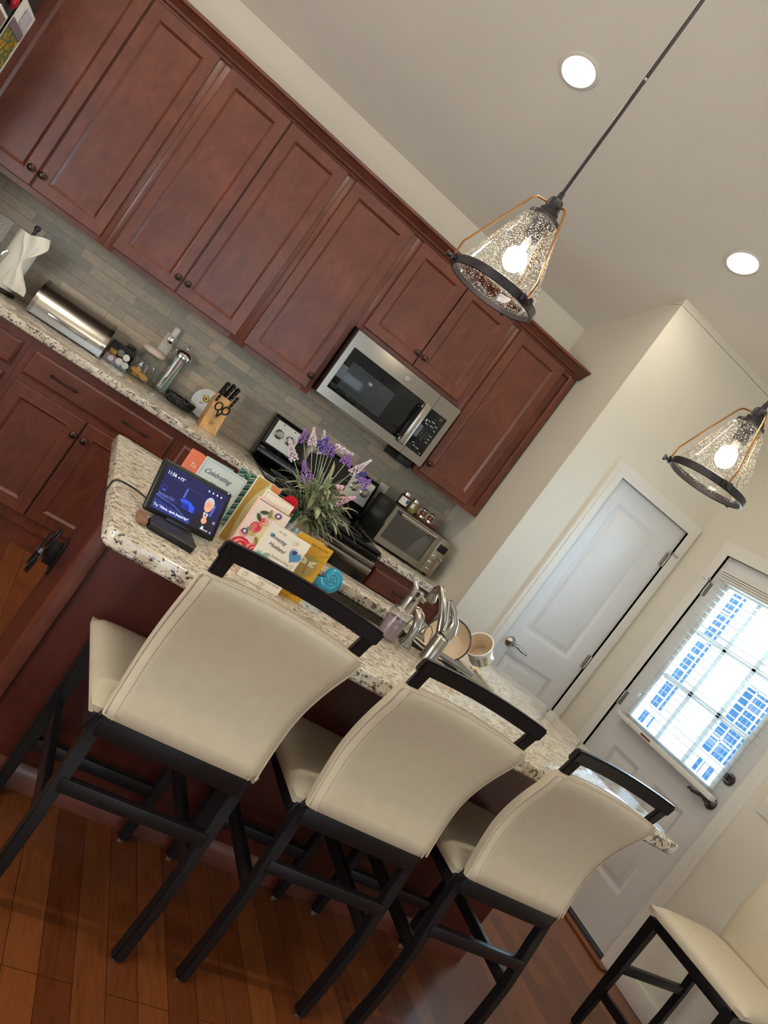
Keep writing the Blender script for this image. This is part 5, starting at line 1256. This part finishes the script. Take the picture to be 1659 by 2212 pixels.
for k, (mt, a, b) in enumerate(SPK):
    a, b = Vector(a), Vector(b); d = b-a; n = 60 if d.length > .045 else 44; m = MB(); wd = {'lav1': .020, 'lav2': .021, 'lav3': .016, 'lav4': .013}[mt]
    for i in range(n):
        t = i/n; an = i*2.4; rad = wd*(1-.72*t)*(.55+.45*sin(pi*min(1, t+.25))); nn = d.normalized().orthogonal().normalized(); b2 = d.normalized().cross(nn)
        m.ball(a+d*t+nn*rad*cos(an)+b2*rad*sin(an), rf.uniform(.0028, .0048)*(1-.4*t), seg=6)
    fl = obj('flower_spike', m, M[mt], va)
    m = MB(); m.tube([top0+Vector((0, 0, -.01))+(a-top0)*.15, top0+(a-top0)*.6+Vector((0, 0, .012)), a, a+d*.9], .0012, 5); obj('stem', m, M['leaf'], fl)
cr = thing('crocheted_flower', 'red crocheted flower with a green leaf standing between the cards and the lavender', 'crocheted flower', (-1.505, -2.16, CT))
m = MB(); m.ball((-1.510, -2.160, 1.080), .026, (1.0, .75, 1.05), 28)
for v in m.bm.verts: v.co += (v.co-Vector((-1.510, -2.160, 1.080)))*.10*sin(v.co.x*420)*sin(v.co.z*380)
obj('flower_head', m, M['red_yarn'], cr)
m = MB(); m.tube([(-1.486+.013*cos(2*pi*k/20), -2.164, 1.060+.020*sin(2*pi*k/20)) for k in range(20)], .007, 8, closed=True); m.tube([(-1.492, -2.15, 1.055), (-1.488, -2.15, .99), (-1.49, -2.15, CT)], .006, 8); obj('green_leaf', m, M['green_yarn'], cr)
for q in ((-1.533, -2.172, 1.058), (-1.524, -2.178, 1.054), (-1.514, -2.181, 1.050)): obj('bead', MB().ball(q, .0055, seg=10), M['paper'], cr)
wo = thing('ribbed_wooden_holder', 'ribbed brown wooden napkin holder behind the lavender at the far edge of the island', 'holder', (-1.28, -1.88, CT))
m = MB(); m.box(-1.345, -1.222, -1.905, -1.855, CT, CT+.088, .008)
for k in range(7): m.box(-1.340, -1.226, -1.909, -1.904, CT+.010+k*.0108, CT+.016+k*.0108, .001)
obj('body', m, M['walnut'], wo)
# turquoise shell
se = thing('ceramic_shell', 'glossy turquoise ceramic snail shell on the island beside the gold card', 'shell', (-1.28, -2.21, CT))
m = MB(); C0 = Vector((-1.282, -2.205, CT+.044)); an = Vector((-.12, -.96, .22)).normalized(); e1 = an.orthogonal().normalized(); e1 = (Vector((1, 0, 0))-an*an.x).normalized(); e2 = an.cross(e1)
rings = []; NT, NS2 = 96, 14
for i in range(NT+1):
    th = 2*pi*3.1*i/NT; g = math.exp(-.150*th); Rr = .034*g; tr_ = .0285*g; ang = th+radians(200)
    rd = e1*cos(ang)+e2*sin(ang); cc = C0+rd*Rr+an*(.030*(1-g)-.004); ring = []
    for k in range(NS2):
        b = 2*pi*k/NS2; bump = 1+.035*sin(b*9); ring.append(m.bm.verts.new(cc+(rd*cos(b)*1.0+an*sin(b)*1.25)*tr_*bump))
    rings.append(ring)
for a, b in zip(rings, rings[1:]):
    for k in range(NS2): m.bm.faces.new((a[k], a[(k+1) % NS2], b[(k+1) % NS2], b[k]))
m.bm.faces.new(rings[0][::-1]); m.bm.faces.new(rings[-1])
lo = min(v.co.z for v in m.bm.verts)
for v in m.bm.verts: v.co.z += CT-lo
obj('body', m, M['turquoise'], se, angle=70)
# ------------------------------------------------------------------ sink fittings
sp_ = thing('soap_dispenser', 'lilac plastic soap bottle with a chrome pump beside the faucet', 'soap dispenser', (-1.055, -2.285, CT))
bc = Vector((-1.052, -2.284, CT))
m = MB(); m.lathe([(.032, 0), (.036, .003), (.036, .092), (.033, .098), (.026, .100)], bc, (0, 0, 1), 28); b = obj('bottle', m, M['glass_lilac'], sp_)
m = MB(); m.lathe([(.030, .004), (.031, .070), (.001, .071)], bc, (0, 0, 1), 24); obj('soap', m, flat('lilac_soap', (158, 144, 146), .3), b)
m = MB(); m.lathe([(.031, .098), (.032, .102), (.030, .106), (.023, .108), (.022, .150), (.018, .152), (.018, .158), (.023, .160), (.023, .176), (.018, .180)], bc, (0, 0, 1), 28); pm = obj('pump', m, M['chrome'], sp_)
m = MB(); m.tube([bc+Vector((0, 0, .170)), bc+Vector((-.006, .030, .184)), bc+Vector((-.012, .050, .196)), bc+Vector((-.014, .058, .192))], [.012, .010, .007, .004], 10, flat=.6); m.tube([bc+Vector((0, -.005, .168)), bc+Vector((.030, -.020, .160))], [.014, .011], 10, flat=.7); obj('spout', m, M['chrome'], pm)
sy = thing('side_sprayer', 'brushed nickel side sprayer between the soap bottle and the faucet', 'sprayer', (-.952, -2.245, CT))
qc = Vector((-.954, -2.243, CT))
m = MB(); m.lathe([(.024, 0), (.024, .006), (.015, .020), (.014, .024)], qc, (0, 0, 1), 24); obj('base', m, M['nickel'], sy)
m = MB(); m.tube([qc+Vector((0, 0, .022)), qc+Vector((0, .002, .060)), qc+Vector((-.004, .012, .088)), qc+Vector((-.010, .030, .104)), qc+Vector((-.014, .048, .104)), qc+Vector((-.016, .060, .094))], [.014, .0145, .015, .014, .012, .010], 12); obj('head', m, M['nickel'], sy)
m = MB(); m.tube([qc+Vector((.012, .006, .060)), qc+Vector((.016, .010, .085)), qc+Vector((.010, .022, .108)), qc+Vector((-.004, .042, .118)), qc+Vector((-.012, .058, .112))], .0045, 8); obj('trigger', m, M['nickel'], sy)
fa = thing('faucet', 'brushed nickel single-handle kitchen faucet at the island sink', 'faucet', (-.866, -2.262, CT)); fc_ = Vector((-.866, -2.262, CT))
m = MB(); m.lathe([(.030, 0), (.030, .004), (.0275, .008), (.0275, .058), (.0265, .0585), (.0265, .060), (.0275, .0605), (.0275, .088), (.024, .092), (.024, .096), (.027, .098)], fc_, (0, 0, 1), 28); obj('body', m, M['nickel'], fa)
m = MB(); m.tube([(-.872, -2.245, 1.000), (-.884, -2.222, 1.045), (-.897, -2.195, 1.085), (-.905, -2.170, 1.108), (-.906, -2.140, 1.114), (-.900, -2.116, 1.102), (-.893, -2.104, 1.082)], [.011, .012, .013, .014, .014, .0135, .013], 14)
so = obj('spout', m, M['nickel'], fa); m = MB(); m.lathe([(.013, 0), (.014, .004), (.019, .020), (.020, .030), (.016, .031), (.014, .024)], (-.895, -2.108, 1.088), (.25, .30, -.92), 20); obj('spray_head', m, M['nickel'], so)
m = MB(); m.tube([fc_+Vector((0, -.004, .094)), fc_+Vector((.010, -.002, .118)), fc_+Vector((.004, .002, .150)), fc_+Vector((-.020, .010, .180)), fc_+Vector((-.046, .020, .198))], [.024, .021, .014, .010, .008], 12)
m.tube([fc_+Vector((-.014, -.004, .110)), fc_+Vector((-.022, .000, .140)), fc_+Vector((-.038, .010, .172)), fc_+Vector((-.048, .020, .196))], [.010, .007, .006, .006], 10); obj('handle', m, M['nickel'], fa)
# dish rack with bowls
dr = thing('dish_rack', 'folding wire dish rack lying by the faucet with two bowls in it', 'dish rack', (-.68, -2.11, CT)); RZ = CT+.0045
def loop(pts, r): mm = MB(); mm.tube(pts, r, 8); return mm
m = loop([(-.880, -2.020, RZ), (-.870, -2.130, RZ), (-.800, -2.215, RZ), (-.760, -2.240, RZ), (-.540, -2.268, RZ), (-.530, -2.262, RZ), (-.505, -2.060, RZ), (-.515, -2.030, RZ)], .0042)
m.tube([(-.868, -2.128, RZ+.012), (-.800, -2.190, RZ+.012), (-.560, -2.235, RZ+.012)], .0036, 8); obj('frame', m, mat('white_coated_wire', (214, 206, 188), .3, .4, .05, 30), dr)
m = MB()
for k in range(3):
    x = -.872+k*.030; m.tube([(x, -2.035, RZ), (x+.005, -2.05, RZ+.050), (x+.010, -2.070, RZ+.060), (x+.015, -2.090, RZ+.050), (x+.020, -2.110, RZ)], .0026, 6)
obj('prongs', m, M['nickel'], dr)
def bowl(name, label, ctr, axis, R, depth, foot, rim_m, shell_m, in_m):
    t = thing(name, label, 'bowl', tuple(ctr)); ax_ = Vector(axis).normalized()
    m = MB(); m.lathe([(foot, 0), (foot+.002, .002), (R*.80, depth*.30), (R*.97, depth*.85), (R, depth)], ctr, ax_, 48, cap=False); m.lathe([(.001, 0.0005), (foot, 0.0005)], ctr, ax_, 48, cap=False); o = obj('outside', m, shell_m, t)
    m = MB(); m.lathe([(R-.004, depth), (R*.93, depth*.82), (R*.74, depth*.34), (foot*.95, .007), (.001, .006)], ctr, ax_, 48, cap=False); obj('inside', m, in_m, t)
    m = MB(); q = Vector((0, 0, 1)).rotation_difference(ax_); m.tube([Vector(ctr)+q @ Vector(((R-.002)*cos(2*pi*k/48), (R-.002)*sin(2*pi*k/48), depth)) for k in range(48)], .0030, 8, closed=True); obj('rim', m, rim_m, t)
    return t, o, q
axb = Vector((-.667, -.575, .47)).normalized(); cb_ = Vector((-.666, -2.015, .940))
t, o, q = bowl('serving_bowl', 'large cream bowl with a dark rim tilted in the dish rack', cb_, axb, .086, .060, .054, mat('dark_rim_glaze', (60, 48, 46), .3), M['white_ceramic'], M['cream_ceramic'])
axd = Vector((-.80, -.30, .52)).normalized(); cd_ = Vector((-.536, -2.045, .975))
t, o, q = bowl('dog_bowl', 'small white bowl lettered BONE lying on its side behind the large bowl', cd_, axd, .054, .076, .044, M['white_ceramic'], M['white_ceramic'], M['cream_ceramic'])
# lettering wraps around the side of the small bowl that faces the room
eye = Vector((-2.22, -4.30, 1.38)); toE = (eye-cd_); toE = (toE-axd*toE.dot(axd)).normalized(); cir = axd.cross(toE)
def wrap(txt, size, arc0, mt, name, h0=.006):
    """words printed sideways: they run from the foot of the bowl up to its rim"""
    tm = text_mb(txt, size, Matrix.Identity(4), 0, .0002, 'LEFT', .0005)
    for v in tm.bm.verts:
        hh = h0+v.co.x; a = arc0-v.co.y/.052; t_ = hh/.076
        Rb = (.046+(.0432-.046)*0 if t_ < 0 else .046+(.0525-.046)*min(1, t_/.85))+.0022+v.co.z
        v.co = cd_+axd*hh+(toE*cos(a)+cir*sin(a))*Rb
    obj(name, tm, mt, o, smooth=False)
wrap('BONE', .0205, .25, flat('lime_letters', (150, 160, 50), .4), 'lettering'); wrap('rawhide', .0155, -.25, flat('grey_letters', (120, 118, 120), .4), 'lettering'); wrap('; .:', .020, .75, flat('purple_letters', (120, 70, 140), .4), 'paw_marks')
# utensils lying across the rack
def utensil(label, p0, p1, wid):
    t = thing('kitchen_utensil', label, 'utensil', tuple(p0)); p0, p1 = Vector(p0), Vector(p1); d = p1-p0
    m = MB(); m.tube([p0, p0+d*.12, p0+d*.40+Vector((0, 0, .002)), p0+d*.58], [wid*.7, wid, wid*.85, wid*.6], 10, flat=.6); obj('handle', m, M['grey_plastic'], t)
    m = MB(); m.tube([p0+d*.56, p0+d*.75, p1], [wid*.5, wid*.7, wid*.25], 8, flat=.3); obj('blade', m, M['nickel'], t)
utensil('grey-handled utensil lying along the front wire of the dish rack', (-.800, -2.208, CT+.026), (-.560, -2.246, CT+.022), .011)
utensil('second grey-handled utensil lying below the large bowl on the rack', (-.770, -2.168, CT+.024), (-.545, -2.205, CT+.020), .009)
pg = thing('clothes_peg', 'small pale peg lying across the rack wires', 'peg', (-.615, -2.16, CT+.03)); m = MB(); m.tube([(-.635, -2.165, CT+.034), (-.612, -2.160, CT+.040), (-.598, -2.178, CT+.030)], [.008, .010, .006], 8, flat=.6); obj('body', m, M['cream_ceramic'], pg)
# ------------------------------------------------------------------ papers on the refrigerator side
ca = thing('wall_calendar', 'calendar page with yellow flowers hanging on the refrigerator side at the top left', 'calendar', (-3.06, -.47, 1.84))
Fm = Matrix(((0, 0, 1, -3.0585), (1, 0, 0, -.64), (0, 1, 0, 1.655), (0, 0, 0, 1)))
m = MB(); m.box(0, .302, 0, .312, -.004, 0, M=Fm); pg_ = obj('page', m, M['paper'], ca); f = Flat(Fm)
f.rect(.0, .0, .270, .190, col('calendar_dark_green', (112, 116, 70)))
rq = random.Random(5)
for k in range(70): f.ell(rq.uniform(.006, .25), rq.uniform(.006, .18), rq.uniform(.008, .018), rq.uniform(.006, .014), [col('calendar_yellow', (212, 168, 40)), col('calendar_gold', (190, 140, 44)), col('calendar_olive', (120, 124, 80))][k % 3], rq.uniform(0, 3), n=9)
f.rect(.0, .190, .270, .225, col('calendar_mauve', (128, 110, 126))); f.rect(.10, .232, .255, .296, col('calendar_lilac', (206, 198, 208)))
for k in range(5): f.line([(.262, .20+k*.012), (.292, .20+k*.012)], .002, col('calendar_grey_text', (170, 166, 164)))
f.done('printed_picture', pg_)
fp = thing('photo_strip', 'white-edged photo strip on the refrigerator side at the left edge of the picture', 'photo', (-3.055, -.76, 1.80)); m = MB(); m.box(-3.0605, -3.0575, -.86, -.70, 1.62, 1.855); b = obj('print', m, M['paper'], fp); m = MB(); m.box(-3.0575, -3.0570, -.85, -.712, 1.63, 1.842); obj('picture', m, flat('photo_brown', (136, 110, 100)), b)
mg = thing('red_apple_magnet', 'red apple magnet on the dark box above the refrigerator', 'magnet', (-3.05, -.78, 1.93)); m = MB(); m.ball((-3.052, -.765, 1.905), .030, (.5, 1, .95), 16); obj('body', m, flat('apple_red', (170, 34, 44), .3), mg)
